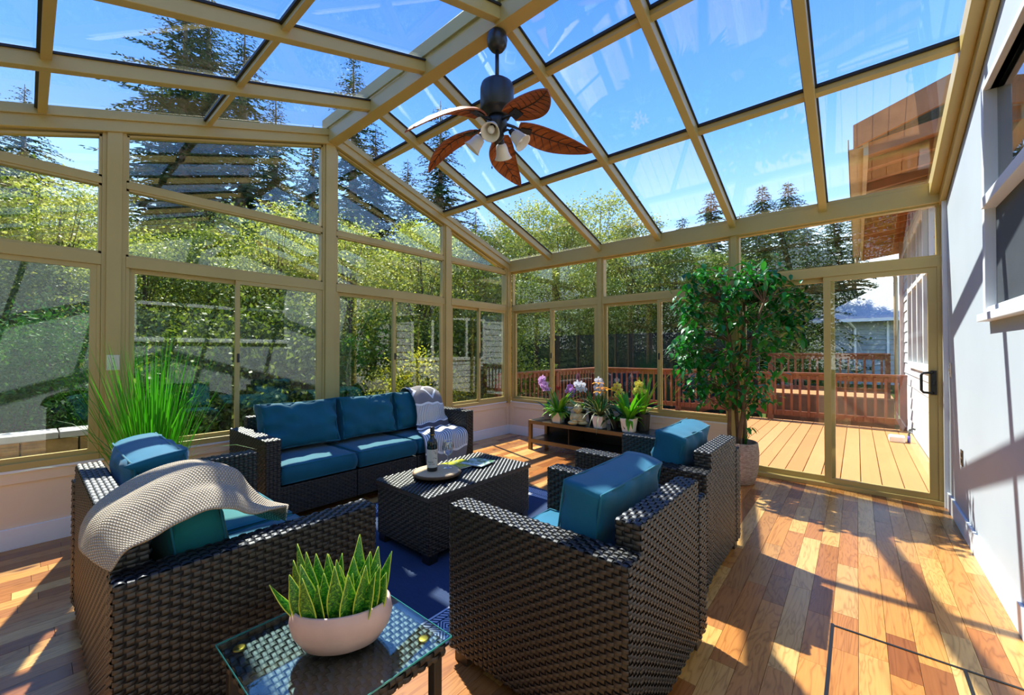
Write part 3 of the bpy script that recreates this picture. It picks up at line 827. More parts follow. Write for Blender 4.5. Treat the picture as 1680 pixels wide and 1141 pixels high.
rows = [[Vector(p) - off for p in r] for r in rows]
P = loft(rows, 34, 48)
for i in range(48):
    for j in range(34):
        u, v = i / 47, j / 33
        fold = 0.010 * math.sin(v * 12 + u * 4) * (0.2 + u) + 0.020 * math.sin(v * 19 - u * 5) * max(0, u - 0.35) * 1.7
        P[i][j] = P[i][j] + Vector((0, 0.25 * fold, fold)) + Vector((0, 0, 0.006 * mnoise.noise(Vector((u * 9, v * 9, 3)))))
cloth_grid('knit_fabric', P, knit_mat(), kt, 0.010)

def striped_mat():
    t = NT('grey_and_white_striped_throw'); uv = t.n('ShaderNodeTexCoord').outputs['UV']
    sp = t.n('ShaderNodeSeparateXYZ'); t.l(uv, sp.inputs[0]); a, b = sp.outputs[0], sp.outputs[1]
    def band(lo, hi): return t.math('MULTIPLY', t.math('GREATER_THAN', b, lo), t.math('LESS_THAN', b, hi))
    st_ = t.math('GREATER_THAN', t.math('FRACT', t.math('MULTIPLY', a, 22.0)), 0.48)
    stripes = t.math('MULTIPLY', st_, t.math('ADD', band(0.375, 0.50), t.math('ADD', band(0.66, 0.86), band(0.94, 1.0))))
    lines = t.math('ADD', t.math('ADD', band(0.362, 0.375), band(0.50, 0.512)), t.math('ADD', t.math('ADD', band(0.56, 0.585), band(0.62, 0.66)), band(0.86, 0.87)))
    # tufted diamond
    u = t.math('ABSOLUTE', t.math('SUBTRACT', t.math('FRACT', t.math('ADD', t.math('MULTIPLY', a, 1.5), 0.62)), 0.5))
    v = t.math('MULTIPLY', t.math('ABSOLUTE', t.math('SUBTRACT', b, 0.255)), 5.2)
    s = t.math('ADD', u, v)
    dia = t.math('MULTIPLY', t.math('MULTIPLY', t.math('GREATER_THAN', s, 0.30), t.math('LESS_THAN', s, 0.42)), band(0.13, 0.362))
    mask = t.math('MINIMUM', t.math('ADD', t.math('ADD', stripes, lines), dia), 1.0)
    n = t.noise(uv, 160, 3)
    grey = t.mix(n, lin((112, 106, 104)), lin((158, 150, 146)))
    grey = t.mix(band(0.512, 0.62), grey, lin((88, 88, 96)))
    c = t.mix(mask, grey, t.mix(n, lin((226, 224, 220)), lin((246, 244, 240))))
    hgt = t.math('ADD', t.math('MULTIPLY', mask, 1.0), t.math('MULTIPLY', n, 0.6))
    return t.done(t.bsdf(c, 0.9, 0, 0.1, t.bump(hgt, 0.7, 0.006)))
gt = thing('striped_throw', 'grey and white striped throw with a tufted diamond, draped over the sofa', 'blanket', (0.7, -2.15, 0.5))
off = Vector((0.7, -2.15, 0.5))
rows = [
    [(0.345, -2.32, 0.80), (0.345, -2.12, 0.82), (0.345, -1.965, 0.80)],
    [(0.385, -2.345, 0.885), (0.385, -2.12, 0.895), (0.385, -1.95, 0.88)],
    [(0.475, -2.350, 0.912), (0.475, -2.12, 0.920), (0.475, -1.945, 0.895)],
    [(0.580, -2.350, 0.865), (0.580, -2.12, 0.875), (0.585, -1.945, 0.84)],
    [(0.655, -2.340, 0.745), (0.660, -2.12, 0.750), (0.660, -1.96, 0.73)],
    [(0.685, -2.345, 0.600), (0.700, -2.13, 0.600), (0.705, -1.962, 0.60)],
    [(0.72, -2.37, 0.505), (0.75, -2.15, 0.505), (0.77, -1.962, 0.51)],
    [(0.82, -2.42, 0.482), (0.85, -2.19, 0.486), (0.87, -1.968, 0.486)],
    [(1.00, -2.50, 0.470), (1.02, -2.23, 0.475), (1.03, -1.972, 0.472)],
    [(1.078, -2.535, 0.40), (1.088, -2.26, 0.395), (1.092, -1.978, 0.40)],
    [(1.080, -2.52, 0.24), (1.092, -2.27, 0.20), (1.095, -2.0, 0.225)],
    [(1.078, -2.48, 0.13), (1.088, -2.27, 0.095), (1.092, -2.03, 0.115)],
]
rows = [[Vector(p) - off for p in r] for r in rows]
P = loft(rows, 30, 60)
for i in range(60):
    for j in range(30):
        u, v = i / 59, j / 29
        f = 0.010 * math.sin(v * 17 + u * 5) * (0.4 + u) + 0.014 * math.sin(u * 60 + v * 3) * math.exp(-((u - 0.5) / 0.09) ** 2)
        P[i][j] = P[i][j] + Vector((0.5 * f + 0.004, 0, f + 0.003))
cloth_grid('woven_fabric', P, striped_mat(), gt, 0.009)

# ------------------------------------------------------------------ leaf helpers
def blade(mb, base, tip_dir, L, w, bend, side=None, n=5, cup=0.0, prof=None, mi=0, twist=0.0):
    """one leaf: a curved strip from base, leaning along tip_dir, width profile prof(t)"""
    d = Vector(tip_dir).normalized(); up = Vector((0, 0, 1))
    sd = Vector(side).normalized() if side else d.cross(up)
    if sd.length < 1e-4: sd = Vector((1, 0, 0))
    sd.normalize(); nrm = sd.cross(d).normalized()
    vs = []; p = Vector(base); dirv = d.copy(); step = L / n
    for k in range(n + 1):
        t = k / n; ww = w * (prof(t) if prof else math.sin(PI * min(0.98, 0.12 + 0.86 * t)) ** 0.8)
        s2 = sd.copy()
        if twist: s2 = (Matrix.Rotation(twist * t, 3, dirv) @ sd)
        n2 = s2.cross(dirv).normalized()
        vs += [p - s2 * ww / 2 + n2 * cup * ww, p, p + s2 * ww / 2 + n2 * cup * ww]
        dirv = (dirv + Vector((0, 0, -1)) * bend / n).normalized(); p = p + dirv * step
    fs = []
    for k in range(n):
        q = k * 3; fs += [(q, q + 1, q + 4, q + 3), (q + 1, q + 2, q + 5, q + 4)]
    mb.add(vs, fs, mi)

M['fig_leaf'] = leaf_mat('fig_leaves', [(16, 84, 30), (30, 116, 38), (52, 146, 44), (24, 96, 42), (104, 178, 60)], 0.35, 0.35, 0.5)
M['grass_leaf'] = leaf_mat('grass_blades', [(40, 130, 24), (84, 176, 40), (58, 150, 30), (150, 200, 70)], 0.40, 0.4)
M['fresh_leaf'] = leaf_mat('fresh_leaves', [(44, 120, 26), (96, 168, 40), (140, 186, 50), (60, 140, 34)], 0.35, 0.35)
M['dark_leaf'] = leaf_mat('dark_leaves', [(16, 64, 30), (34, 92, 40), (24, 76, 34)], 0.25, 0.3)
M['stripe_leaf'] = leaf_mat('grey_green_blades', [(66, 80, 40), (120, 124, 84), (90, 96, 50), (160, 160, 124)], 0.3, 0.4)
M['fern_leaf'] = leaf_mat('fern_green', [(50, 130, 22), (100, 176, 36), (70, 150, 28)], 0.4, 0.4)
M['bark'] = plain('brown_bark', (104, 78, 52), 0.85, var=0.2, scale=14, bump=0.6, bscale=40)
M['stem'] = plain('green_stem', (92, 116, 52), 0.6)
M['soil'] = plain('potting_soil', (44, 34, 26), 0.95, var=0.3, scale=60, bump=0.8, bscale=120)
M['pink_pot'] = plain('blush_ceramic', (214, 178, 162), 0.45, var=0.07, scale=7, bump=0.08, bscale=30)
M['white_pot'] = plain('white_ceramic', (232, 226, 216), 0.35, var=0.02)
M['terra_pot'] = plain('pinkish_terracotta', (206, 160, 132), 0.6, var=0.08)
M['black_pot'] = plain('dark_plastic_pot', (40, 38, 34), 0.5)

# potted fig tree
fig = thing('potted_fig', 'tall leafy fig tree in a beige woven pot by the sliding door', 'plant', (3.385, -0.40, 0))
def basket_mat():
    t = NT('beige_woven_basket'); o = t.coord('Object'); sp = t.n('ShaderNodeSeparateXYZ'); t.l(o, sp.inputs[0])
    ang = t.math('ARCTAN2', sp.outputs[1], sp.outputs[0])
    r = t.math('SINE', t.math('MULTIPLY', sp.outputs[2], 2 * PI / 0.0085)); c_ = t.math('SINE', t.math('MULTIPLY', ang, 60.0))
    n = t.noise(t.mapping(o, (30, 30, 140)), 1.0, 3)
    c = t.ramp(n, [(0.3, lin((168, 136, 116))), (0.55, lin((206, 182, 164))), (0.75, lin((226, 208, 192)))])
    return t.done(t.bsdf(c, 0.85, 0, 0.2, t.bump(t.math('ADD', r, t.math('MULTIPLY', c_, 0.4)), 0.8, 0.006)))
MB().lathe([(0.0, 0.0), (0.125, 0.0), (0.145, 0.012), (0.172, 0.11), (0.185, 0.22), (0.187, 0.32), (0.178, 0.405), (0.168, 0.415), (0.160, 0.40), (0.160, 0.33), (0.0, 0.33)], 40).build('pot', basket_mat(), fig, smooth=True)
MB().lathe([(0.0, 0.333), (0.158, 0.336), (0.0, 0.372)], 24, cap=False).build('soil', M['soil'], fig, smooth=True)
rf = random.Random(5)
stem_tops = []
for k, (a, lean) in enumerate(((0.3, (-0.16, 0.0)), (1.9, (0.05, 0.05)), (3.4, (-0.04, -0.02)), (5.0, (0.22, -0.02)))):
    b = Vector((0.055 * math.cos(a), 0.055 * math.sin(a), 0.34)); pts = []
    for i in range(9):
        t = i / 8; z = 0.34 + t * 1.45
        wob = 0.018 * math.sin(t * 7 + k * 2)
        pts.append(Vector((b.x + lean[0] * t ** 1.6 + wob, b.y + lean[1] * t ** 1.6 + 0.015 * math.cos(t * 6 + k), z)))
    MB().tube(pts, [0.021 - 0.012 * i / 8 for i in range(9)], 8).build('trunk', M['bark'], fig, smooth=True)
    stem_tops.append(pts)
twigs = []; lv = MB(); lv2 = []
right = Vector((math.cos(math.radians(40.1)), math.sin(math.radians(40.1)), 0))
def fig_leaf(mb, p, d, L):
    blade(mb, p, d, L, L * 0.46, 0.9, n=4, cup=0.10, prof=lambda t: (math.sin(PI * min(1, t * 0.98 + 0.01) ** 0.75) ** 0.85) if 0 < t < 1 else 0.02)
clusters = []
for k in range(150):
    # crown envelope: wide at the top, arm reaching out to the right, thinner below
    z = rf.uniform(0.78, 2.16)
    half = 0.30 + 0.24 * math.sin(PI * (z - 0.70) / 1.65)
    r_ = half * math.sqrt(rf.random()); a = rf.uniform(0, 2 * PI)
    p = Vector((r_ * math.cos(a) - 0.10 + 0.06 * (z - 1.3), r_ * math.sin(a) * 0.62, z))
    clusters.append(p)
for k in range(34):
    t = rf.random(); p = right * (0.18 + 0.56 * t) + Vector((-0.02, 0.0, 2.02 - 0.12 * t + rf.uniform(-0.16, 0.10))); p.y *= 0.75
    if k % 3 == 0: p = right * rf.uniform(0.48, 0.62) + Vector((0, 0, rf.uniform(1.50, 1.85)))
    clusters.append(p)
for k in range(22):
    clusters.append(right * rf.uniform(-0.62, -0.45) + Vector((0.05, 0.03, rf.uniform(1.2, 2.08))))
tw = MB(); nleaf = 0; leaf_objs = 0
single_leaves = []
for c in clusters:
    j = min(stem_tops, key=lambda s: min((q - c).length for q in s)); q = min(j, key=lambda v: (v - c).length + 0.4 * max(0, v.z - c.z + 0.1))
    mid = (q + c) / 2 + Vector((0, 0, 0.06))
    tw.tube([q, mid, c], [0.006, 0.004, 0.002], 4, cap=False)
    for i in range(11):
        d = Vector((rf.gauss(0, 1), rf.gauss(0, 1), rf.gauss(-0.15, 0.5))); pos = c + Vector((rf.gauss(0, 0.055), rf.gauss(0, 0.055), rf.gauss(0, 0.05)))
        if pos.y > 0.30: pos.y = 0.30
        L = rf.uniform(0.07, 0.115)
        tb = lv
        fig_leaf(tb, pos, d, L)
tw.build('twigs', M['bark'], fig, smooth=True)['kind'] = 'stuff'
lv.build('foliage', M['fig_leaf'], fig, smooth=True)['kind'] = 'stuff'
for x, y, a, L in ((0.10, -0.14, -0.6, 0.09), (0.13, -0.10, -0.2, 0.085), (0.12, -0.13, -1.2, 0.08), (0.15, -0.09, 0.3, 0.08)):
    m = MB(); m.tube([(0.06, -0.03, 0.36), (x, y, 0.58)], 0.003, 4); fig_leaf(m, Vector((x, y, 0.58)), (math.cos(a), math.sin(a), -0.4), L)
    m.build('low_leaf', M['fig_leaf'], fig, smooth=True)

# ornamental grass
og = thing('ornamental_grass', 'tall bright green ornamental grass between the loveseat and the window post', 'plant', (0.50, -4.48, 0))
MB().lathe([(0.0, 0.0), (0.10, 0.0), (0.13, 0.28), (0.12, 0.28), (0.115, 0.24), (0, 0.24)], 20).build('pot', M['black_pot'], og, smooth=True)
MB().lathe([(0, 0.243), (0.114, 0.243), (0, 0.26)], 16, cap=False).build('soil', M['soil'], og)
gb = MB(); rg = random.Random(9)
for k in range(420):
    a = rg.uniform(0, 2 * PI); lean = abs(rg.gauss(0, 0.20)) + 0.03; rr = 0.085 * math.sqrt(rg.random())
    ln = min(lean, 0.40)
    blade(gb, (rr * math.cos(a), rr * math.sin(a), 0.245), (ln * math.cos(a), ln * math.sin(a), 1), rg.uniform(0.75, 1.26), rg.uniform(0.006, 0.011), rg.uniform(0.1, 0.55) + (1.3 if k % 14 == 0 else 0), n=6,
          prof=lambda t: (0.55 + 0.45 * math.sin(PI * min(t + 0.2, 1))) * (1 - t ** 3) + 0.03, twist=rg.uniform(-0.6, 0.6))
gb.v = [(max(x, -0.43), y, z) for x, y, z in gb.v]
gb.build('blades', M['grass_leaf'], og, smooth=True)['kind'] = 'stuff'

# snake plant in an oval pot on the side table
def snake_mat():
    t = NT('banded_snake_plant_leaf'); uv = t.n('ShaderNodeTexCoord').outputs['UV']; sp = t.n('ShaderNodeSeparateXYZ'); t.l(uv, sp.inputs[0])
    n = t.noise(t.mapping(uv, (2.2, 9, 1)), 2.4, 3, 0.6, 1.2)
    band = t.ramp(n, [(0.40, lin((22, 84, 24))), (0.52, lin((50, 132, 34))), (0.62, lin((128, 176, 44)))])
    e = t.math('ABSOLUTE', t.math('SUBTRACT', sp.outputs[0], 0.5))
    c = t.mix(t.ramp(e, [(0.43, (0, 0, 0, 1)), (0.46, (1, 1, 1, 1))]), band, lin((198, 208, 70)))
    return t.done(t.bsdf(c, 0.35, 0, 0.5))
M['snake'] = snake_mat()
sp_t = thing('snake_plant', 'banded snake plant in a blush oval pot on the glass side table', 'plant', (3.135, -4.445, SZT + 0.0065), math.radians(52))
sp_t.scale = (0.87, 0.87, 1.0)
prof = [(0.0, 0.0), (0.075, 0.0), (0.098, 0.012), (0.122, 0.05), (0.130, 0.085), (0.124, 0.122), (0.119, 0.126), (0.114, 0.122), (0.117, 0.085), (0.0, 0.085)]
MB().lathe(prof, 44, sx=1.28, sy=0.82).build('pot', M['pink_pot'], sp_t, smooth=True)
gm = MB(); rs = random.Random(3)
MB().lathe([(0, 0.086), (0.115, 0.088), (0, 0.104)], 30, sx=1.28, sy=0.82, cap=False).build('soil', M['soil'], sp_t)
for k in range(150):
    a = rs.uniform(0, 2 * PI); r_ = 0.105 * math.sqrt(rs.random()); s = rs.uniform(0.002, 0.005)
    x, y = r_ * 1.28 * math.cos(a), r_ * 0.82 * math.sin(a); z = 0.091 + 0.012 * (1 - r_ / 0.11)
    gm.lathe([(0, -s), (s, 0), (0, s)], 5, (x, y, z), cap=False)
gm.build('gravel', plain('pale_gravel', (150, 140, 128), 0.8, var=0.4, scale=90), sp_t)['kind'] = 'stuff'
def snake_leaf(base, d, L, w, tw, bend):
    mb = MB(); n = 8
    blade(mb, base, d, L, w, bend, side=(math.cos(tw), math.sin(tw), 0), n=n, cup=0.22,
          prof=lambda t: (0.62 + 0.38 * math.sin(PI * min(1, t * 1.25))) * (1 - t ** 3.2) ** 0.9 if t < 1 else 0.01)
    o = mb.build('leaf', M['snake'], sp_t, smooth=True)
    uv = o.data.uv_layers.new(name='UVMap')
    for lp in o.data.loops:
        i, j = divmod(lp.vertex_index, 3); uv.data[lp.index].uv = (j / 2, i / n + base[0] * 3)
    md = o.modifiers.new('thickness', 'SOLIDIFY'); md.thickness = 0.0025
for gx in (-0.112, -0.078, -0.045, -0.012, 0.022, 0.055, 0.088, 0.115):
    for gy in (-0.062, -0.022, 0.018, 0.058):
        if (gx / 0.14) ** 2 + (gy / 0.088) ** 2 > 1.08: continue
        x, y = gx + rs.uniform(-.010, .010), gy + rs.uniform(-.008, .008)
        out = Vector((x * 2.6, y * 2.4, 1.0)); L = rs.uniform(0.125, 0.19) * (1.0 + 1.2 * y)
        snake_leaf((x, y, 0.088), out, L, rs.uniform(0.050, 0.066), rs.uniform(-0.8, 0.8), rs.uniform(-0.05, 0.15))
snake_leaf((-0.128, -0.02, 0.09), (-0.9, -0.2, 0.9), 0.15, 0.034, 1.2, -0.5)

# ------------------------------------------------------------------ things on the coffee table
tray = thing('wood_slice_tray', 'round wood slice tray with bark edge on ball feet', 'tray', (2.02, -3.165, 0.4368))
MB().lathe([(0.0, 0.012), (0.160, 0.012), (0.170, 0.016), (0.172, 0.028), (0.168, 0.033), (0.0, 0.033)], 36).build('bark_rim', M['bark'], tray, smooth=False)
def slice_mat():
    t = NT('cut_wood_rings'); o = t.coord('Object'); sp = t.n('ShaderNodeSeparateXYZ'); t.l(o, sp.inputs[0])
    r = t.math('SQRT', t.math('ADD', t.math('MULTIPLY', sp.outputs[0], sp.outputs[0]), t.math('MULTIPLY', sp.outputs[1], sp.outputs[1])))
    n = t.noise(o, 14, 3); w = t.math('SINE', t.math('ADD', t.math('MULTIPLY', r, 520.0), t.math('MULTIPLY', n, 9.0)))
    c = t.mix(t.math('ADD', t.math('MULTIPLY', w, 0.2), 0.35), lin((214, 188, 148)), lin((168, 132, 92)))
    return t.done(t.bsdf(c, 0.6, 0, 0.3))
MB().lathe([(0.0, 0.033), (0.160, 0.033), (0.157, 0.0365), (0.0, 0.037)], 36).build('cut_face', slice_mat(), tray, smooth=False)
for k in range(4):
    a = PI / 4 + k * PI / 2
    MB().lathe([(0.0, 0.0), (0.010, 0.002), (0.013, 0.007), (0.010, 0.012), (0, 0.0125)], 12, (0.125 * math.cos(a), 0.125 * math.sin(a), 0.0)).build('ball_foot', slice_mat() if k == 0 else bpy.data.materials['cut_wood_rings'], tray, smooth=True)
zt = 0.4368 + 0.0375
bot = thing('wine_bottle', 'dark red wine bottle with a cream label on the wood slice tray', 'bottle', (2.005, -3.195, zt))
M['bottle'] = plain('dark_bottle_glass', (14, 18, 14), 0.08, 0, 0.7, var=0.0)
MB().lathe([(0, 0.0), (0.034, 0.0), (0.0375, 0.004), (0.0375, 0.185), (0.036, 0.198), (0.028, 0.215), (0.018, 0.228), (0.0148, 0.240), (0.0148, 0.305), (0.0, 0.305)], 28).build('body', M['bottle'], bot, smooth=True)
MB().lathe([(0.0152, 0.246), (0.0156, 0.248), (0.0156, 0.306), (0.0150, 0.309), (0.0, 0.309)], 24, cap=False).build('foil_capsule', plain('black_foil', (30, 28, 30), 0.35), bot, smooth=True)
MB().lathe([(0.0158, 0.252), (0.0161, 0.253), (0.0161, 0.256), (0.0158, 0.257)], 24, cap=False).build('foil_ring', M['gold'], bot, smooth=True)
cam_az = math.atan2(-5.06 + 3.195, 4.316 - 2.005)
def arc(mb, r, a0, a1, z0, z1, n=14):
    vs = []
    for k in range(n + 1):
        a = cam_az + a0 + (a1 - a0) * k / n; vs += [(r * math.cos(a), r * math.sin(a), z0), (r * math.cos(a), r * math.sin(a), z1)]
    return mb.add(vs, [(2 * k, 2 * k + 2, 2 * k + 3, 2 * k + 1) for k in range(n)])
lab = arc(MB(), 0.0379, -1.35, 1.2, 0.028, 0.155).build('label', plain('cream_paper_label', (224, 216, 196), 0.7, var=0.02), bot, smooth=True)
ink = plain('label_ink', (46, 34, 30), 0.7, var=0.0)
brn = plain('label_brown', (122, 78, 52), 0.7)
br_ = MB()
for (a0, z0, a1, z1, w) in ((1.05, 0.150, 0.75, 0.105, 0.006), (0.85, 0.128, 0.1, 0.150, 0.004), (0.85, 0.120, 0.35, 0.132, 0.004), (0.80, 0.108, 0.95, 0.085, 0.005), (0.90, 0.088, 0.35, 0.098, 0.005), (0.35, 0.098, 0.15, 0.090, 0.004)):
    n = 5; vs = []
    for k in range(n + 1):
        f = k / n; a = cam_az + a0 + (a1 - a0) * f; z = z0 + (z1 - z0) * f; vs += [(0.0382 * math.cos(a), 0.0382 * math.sin(a), z - w / 2 * (1.2 - f)), (0.0382 * math.cos(a), 0.0382 * math.sin(a), z + w / 2 * (1.2 - f))]
    br_.add(vs, [(2 * k, 2 * k + 2, 2 * k + 3, 2 * k + 1) for k in range(n)])
br_.build('branch_print', brn, lab)
def text_mesh(body, size, mat, name, parent, wrap=None, loc=(0, 0, 0), rot=(0, 0, 0)):
    cu = bpy.data.curves.new(name, 'FONT'); cu.body = body; cu.size = size; cu.align_x = 'CENTER'; cu.extrude = 0.00005
    to = bpy.data.objects.new(name, cu); COL.objects.link(to); dg = bpy.context.evaluated_depsgraph_get()
    me = bpy.data.meshes.new_from_object(to.evaluated_get(dg)); bpy.data.objects.remove(to); me.materials.clear(); me.materials.append(mat)
    if wrap:
        r, a_c, z = wrap
        for v in me.vertices:
            a = cam_az + a_c + v.co.x / r; v.co = (r * math.cos(a), r * math.sin(a), z + v.co.y)
    o = link(name, me, parent); o.location = loc; o.rotation_euler = rot
    return o
text_mesh('MARK', 0.017, ink, 'print', lab, (0.0382, -0.35, 0.062))
text_mesh('of THE', 0.014, ink, 'print', lab, (0.0382, -0.05, 0.048))
gl = thing('wine_glass', 'empty stemmed wine glass beside the bottle on the tray', 'glass', (2.035, -3.075, zt))
MB().lathe([(0.0, 0.001), (0.034, 0.001), (0.034, 0.003), (0.008, 0.006), (0.004, 0.012), (0.0036, 0.085), (0.008, 0.092)], 28, cap=False).build('stem_and_foot', M['wineglass'], gl, smooth=True)
MB().lathe([(0.0, 0.089), (0.014, 0.093), (0.030, 0.108), (0.040, 0.135), (0.0405, 0.155), (0.036, 0.185), (0.033, 0.200), (0.0318, 0.200), (0.0348, 0.185), (0.0392, 0.155), (0.0388, 0.136), (0.029, 0.110), (0.0, 0.091)], 32, cap=False).build('bowl', M['wineglass'], gl, smooth=True)
def mag_mat(name, kind):
    t = NT(name); o = t.coord('Object'); n = t.noise(t.mapping(o, (14, 14, 1)), 1.2, 5, 0.7)
    if kind == 0:
        c = t.ramp(n, [(0.35, lin((40, 90, 54))), (0.48, lin((110, 150, 110))), (0.56, lin((214, 224, 222))), (0.66, lin((70, 120, 80)))])
    else:
        c = t.ramp(n, [(0.35, lin((70, 96, 20))), (0.5, lin((196, 190, 44))), (0.62, lin((120, 140, 110))), (0.7, lin((190, 130, 180)))])
    return t.done(t.bsdf(c, 0.3, 0, 0.5))
M['paper'] = plain('white_paper', (226, 230, 230), 0.6, var=0.01)
for nm, lb, loc, rz, z, kd, dims in (('magazine', 'magazine with yellow flowers on its cover, lying under the other one', (1.935, -2.90), math.radians(-4), 0.4368, 1, (0.21, 0.27)), ('magazine', 'magazine with a green leafy cover, lying on top near the tray', (2.02, -2.755), math.radians(10), 0.4434, 0, (0.205, 0.20))):
    t_ = thing(nm, lb, 'magazine', (loc[0], loc[1], z), rz)
    w_, h_ = dims[0] / 2, dims[1] / 2
    MB().box(-w_, w_, -h_, h_, 0, 0.0045).build('pages', M['paper'], t_)
    MB().box(-w_, w_, -h_, h_, 0.0047, 0.0055).build('cover', mag_mat('magazine_cover_%d' % kd, kd), t_)
    MB().box(-w_ + .01, w_ - .01, -h_ + .008, -h_ + .030, 0.0056, 0.0059).build('cover_strip', M['paper'], t_)

# ------------------------------------------------------------------ plant stand and its plants
M['stand_brown'] = plain('bronze_brown_laminate', (128, 98, 54), 0.4, var=0.05)
M['stand_dark'] = plain('black_brown_laminate', (34, 30, 28), 0.3)
ps = thing('plant_stand', 'long low black-brown shelf unit carrying the flowering plants', 'shelf', (0.90, -0.665, 0))
PX, PY, PZ = 1.70, 0.42, 0.395
pb = lambda nm, x0, x1, y0, y1, z0, z1, mt: MB().box(x0, x1, y0, y1, z0, z1).build(nm, M[mt], ps, bevel=0.002)
pb('top', 0.045, PX - 0.045, 0.004, PY, PZ - 0.045, PZ, 'stand_dark')
pb('front_rail', 0.045, PX - 0.045, -0.002, 0.004, PZ - 0.048, PZ - 0.002, 'stand_brown')
pb('lower_shelf', 0.045, PX - 0.045, 0.004, PY, 0.10, 0.145, 'stand_dark')
pb('front_rail', 0.045, PX - 0.045, -0.002, 0.004, 0.098, 0.147, 'stand_brown')
pb('back_panel', 0.045, PX - 0.045, PY - 0.012, PY - 0.002, 0.145, PZ - 0.045, 'stand_dark')
pb('divider', 0.62, 0.635, 0.02, PY - 0.015, 0.145, PZ - 0.045, 'stand_dark')
for x in (0, PX - 0.045):
    for y in (0, PY - 0.045):
        pb('leg', x, x + 0.045, y, y + 0.045, 0, PZ, 'stand_brown')
    pb('side_rail', x + .005, x + 0.04, 0.045, PY - 0.045, PZ - 0.045, PZ, 'stand_dark')
    pb('side_rail', x + .005, x + 0.04, 0.045, PY - 0.045, 0.10, 0.145, 'stand_dark')

rp = random.Random(21)
petal_m = {}
def petal_mat(name, a, b):
    if name not in petal_m: petal_m[name] = leaf_mat(name, [a, b, a], 0.45, 0.5, 0.3, (1, 1, 1, 1))
    return petal_m[name]
def orchid_bloom(p, facing, size, mat, parent, lip):
    m = MB(); f = Vector(facing).normalized(); u = f.cross(Vector((0, 0, 1))).normalized(); v = u.cross(f)
    p = Vector(p)
    for k, (a, L, w) in enumerate(((PI / 2, .95, .55), (PI / 2 + 2.15, .95, .55), (PI / 2 - 2.15, .95, .55), (0.18, 1.0, 1.0), (PI - 0.18, 1.0, 1.0))):
        d = u * math.cos(a) + v * math.sin(a); s = f.cross(d)
        vs = [p, p + d * L * size * .35 + s * w * size * .42 + f * .004, p + d * L * size * .8 + s * w * size * .36 - f * .002, p + d * L * size, p + d * L * size * .8 - s * w * size * .36 - f * .002, p + d * L * size * .35 - s * w * size * .42 + f * .004]
        m.add(vs, [(0, 1, 2, 3), (0, 3, 4, 5)])
    o = m.build('bloom', mat, parent)
    MB().lathe([(0, -.006), (.005, -.003), (.006, .002), (0, .008)], 8, tuple(p + f * 0.006)).build('lip', lip, o, smooth=True)
def pot(parent, r0, r1, h_, mat, square=False):
    if square:
        a, b = r0, r1; m = MB()
        ring = lambda r, z: [(-r, -r, z), (r, -r, z), (r, r, z), (-r, r, z)]
        vs = ring(a, 0) + ring(b, h_) + ring(b - .006, h_) + ring(b - .010, h_ - .02)
        fs = [(3, 2, 1, 0)] + [(l * 4 + k, l * 4 + (k + 1) % 4, l * 4 + 4 + (k + 1) % 4, l * 4 + 4 + k) for l in range(3) for k in range(4)] + [(12, 13, 14, 15)]
        m.add(vs, fs); m.build('pot', mat, parent, bevel=0.003)
    else:
        MB().lathe([(0, 0), (r0, 0), (r1, h_), (r1 - .006, h_), (r1 - .010, h_ - .02), (0, h_ - .02)], 26).build('pot', mat, parent, smooth=False)
    MB().lathe([(0, h_ - .019), ((r1 if not square else r1) - .011, h_ - .018), (0, h_ - .008)], 14, cap=False).build('soil', M['soil'], parent)
def stem_path(base, top, sag, n=8):
    base, top = Vector(base), Vector(top); return [base.lerp(top, i / (n - 1)) + Vector((0, 0, sag * math.sin(PI * i / (n - 1)))) for i in range(n)]
ZS = PZ + 0.0005
camd = Vector((4.3 - 1.6, -5.06 + 0.5, 0)).normalized()
yel = plain('orchid_lip_yellow', (226, 176, 40), 0.5); pur = plain('orchid_lip_purple', (140, 40, 110), 0.5)

def leaf_tuft(parent, mat, n, L, w, z0, lean, bend, r0=0.015, prof=None, name='leaf', seed=0, stuff=True):
    r_ = random.Random(seed); mb = MB()
    for k in range(n):
        a = r_.uniform(0, 2 * PI); ln = lean * r_.uniform(0.4, 1.3)
        blade(mb, (r0 * math.cos(a), r0 * math.sin(a), z0), (ln * math.cos(a), ln * math.sin(a), 1), L * r_.uniform(0.7, 1.15), w * r_.uniform(0.8, 1.2), bend * r_.uniform(0.6, 1.3), n=6, cup=0.12, prof=prof)
    o = mb.build(name if not stuff else 'foliage', mat, parent, smooth=True); o['kind'] = 'stuff'
    return o
def leaf_single(parent, mat, a, L, w, z0, lean, bend, r0=0.012):
    mb = MB(); blade(mb, (r0 * math.cos(a), r0 * math.sin(a), z0), (lean * math.cos(a), lean * math.sin(a), 1), L, w, bend, n=7, cup=0.14); return mb.build('leaf', mat, parent, smooth=True)

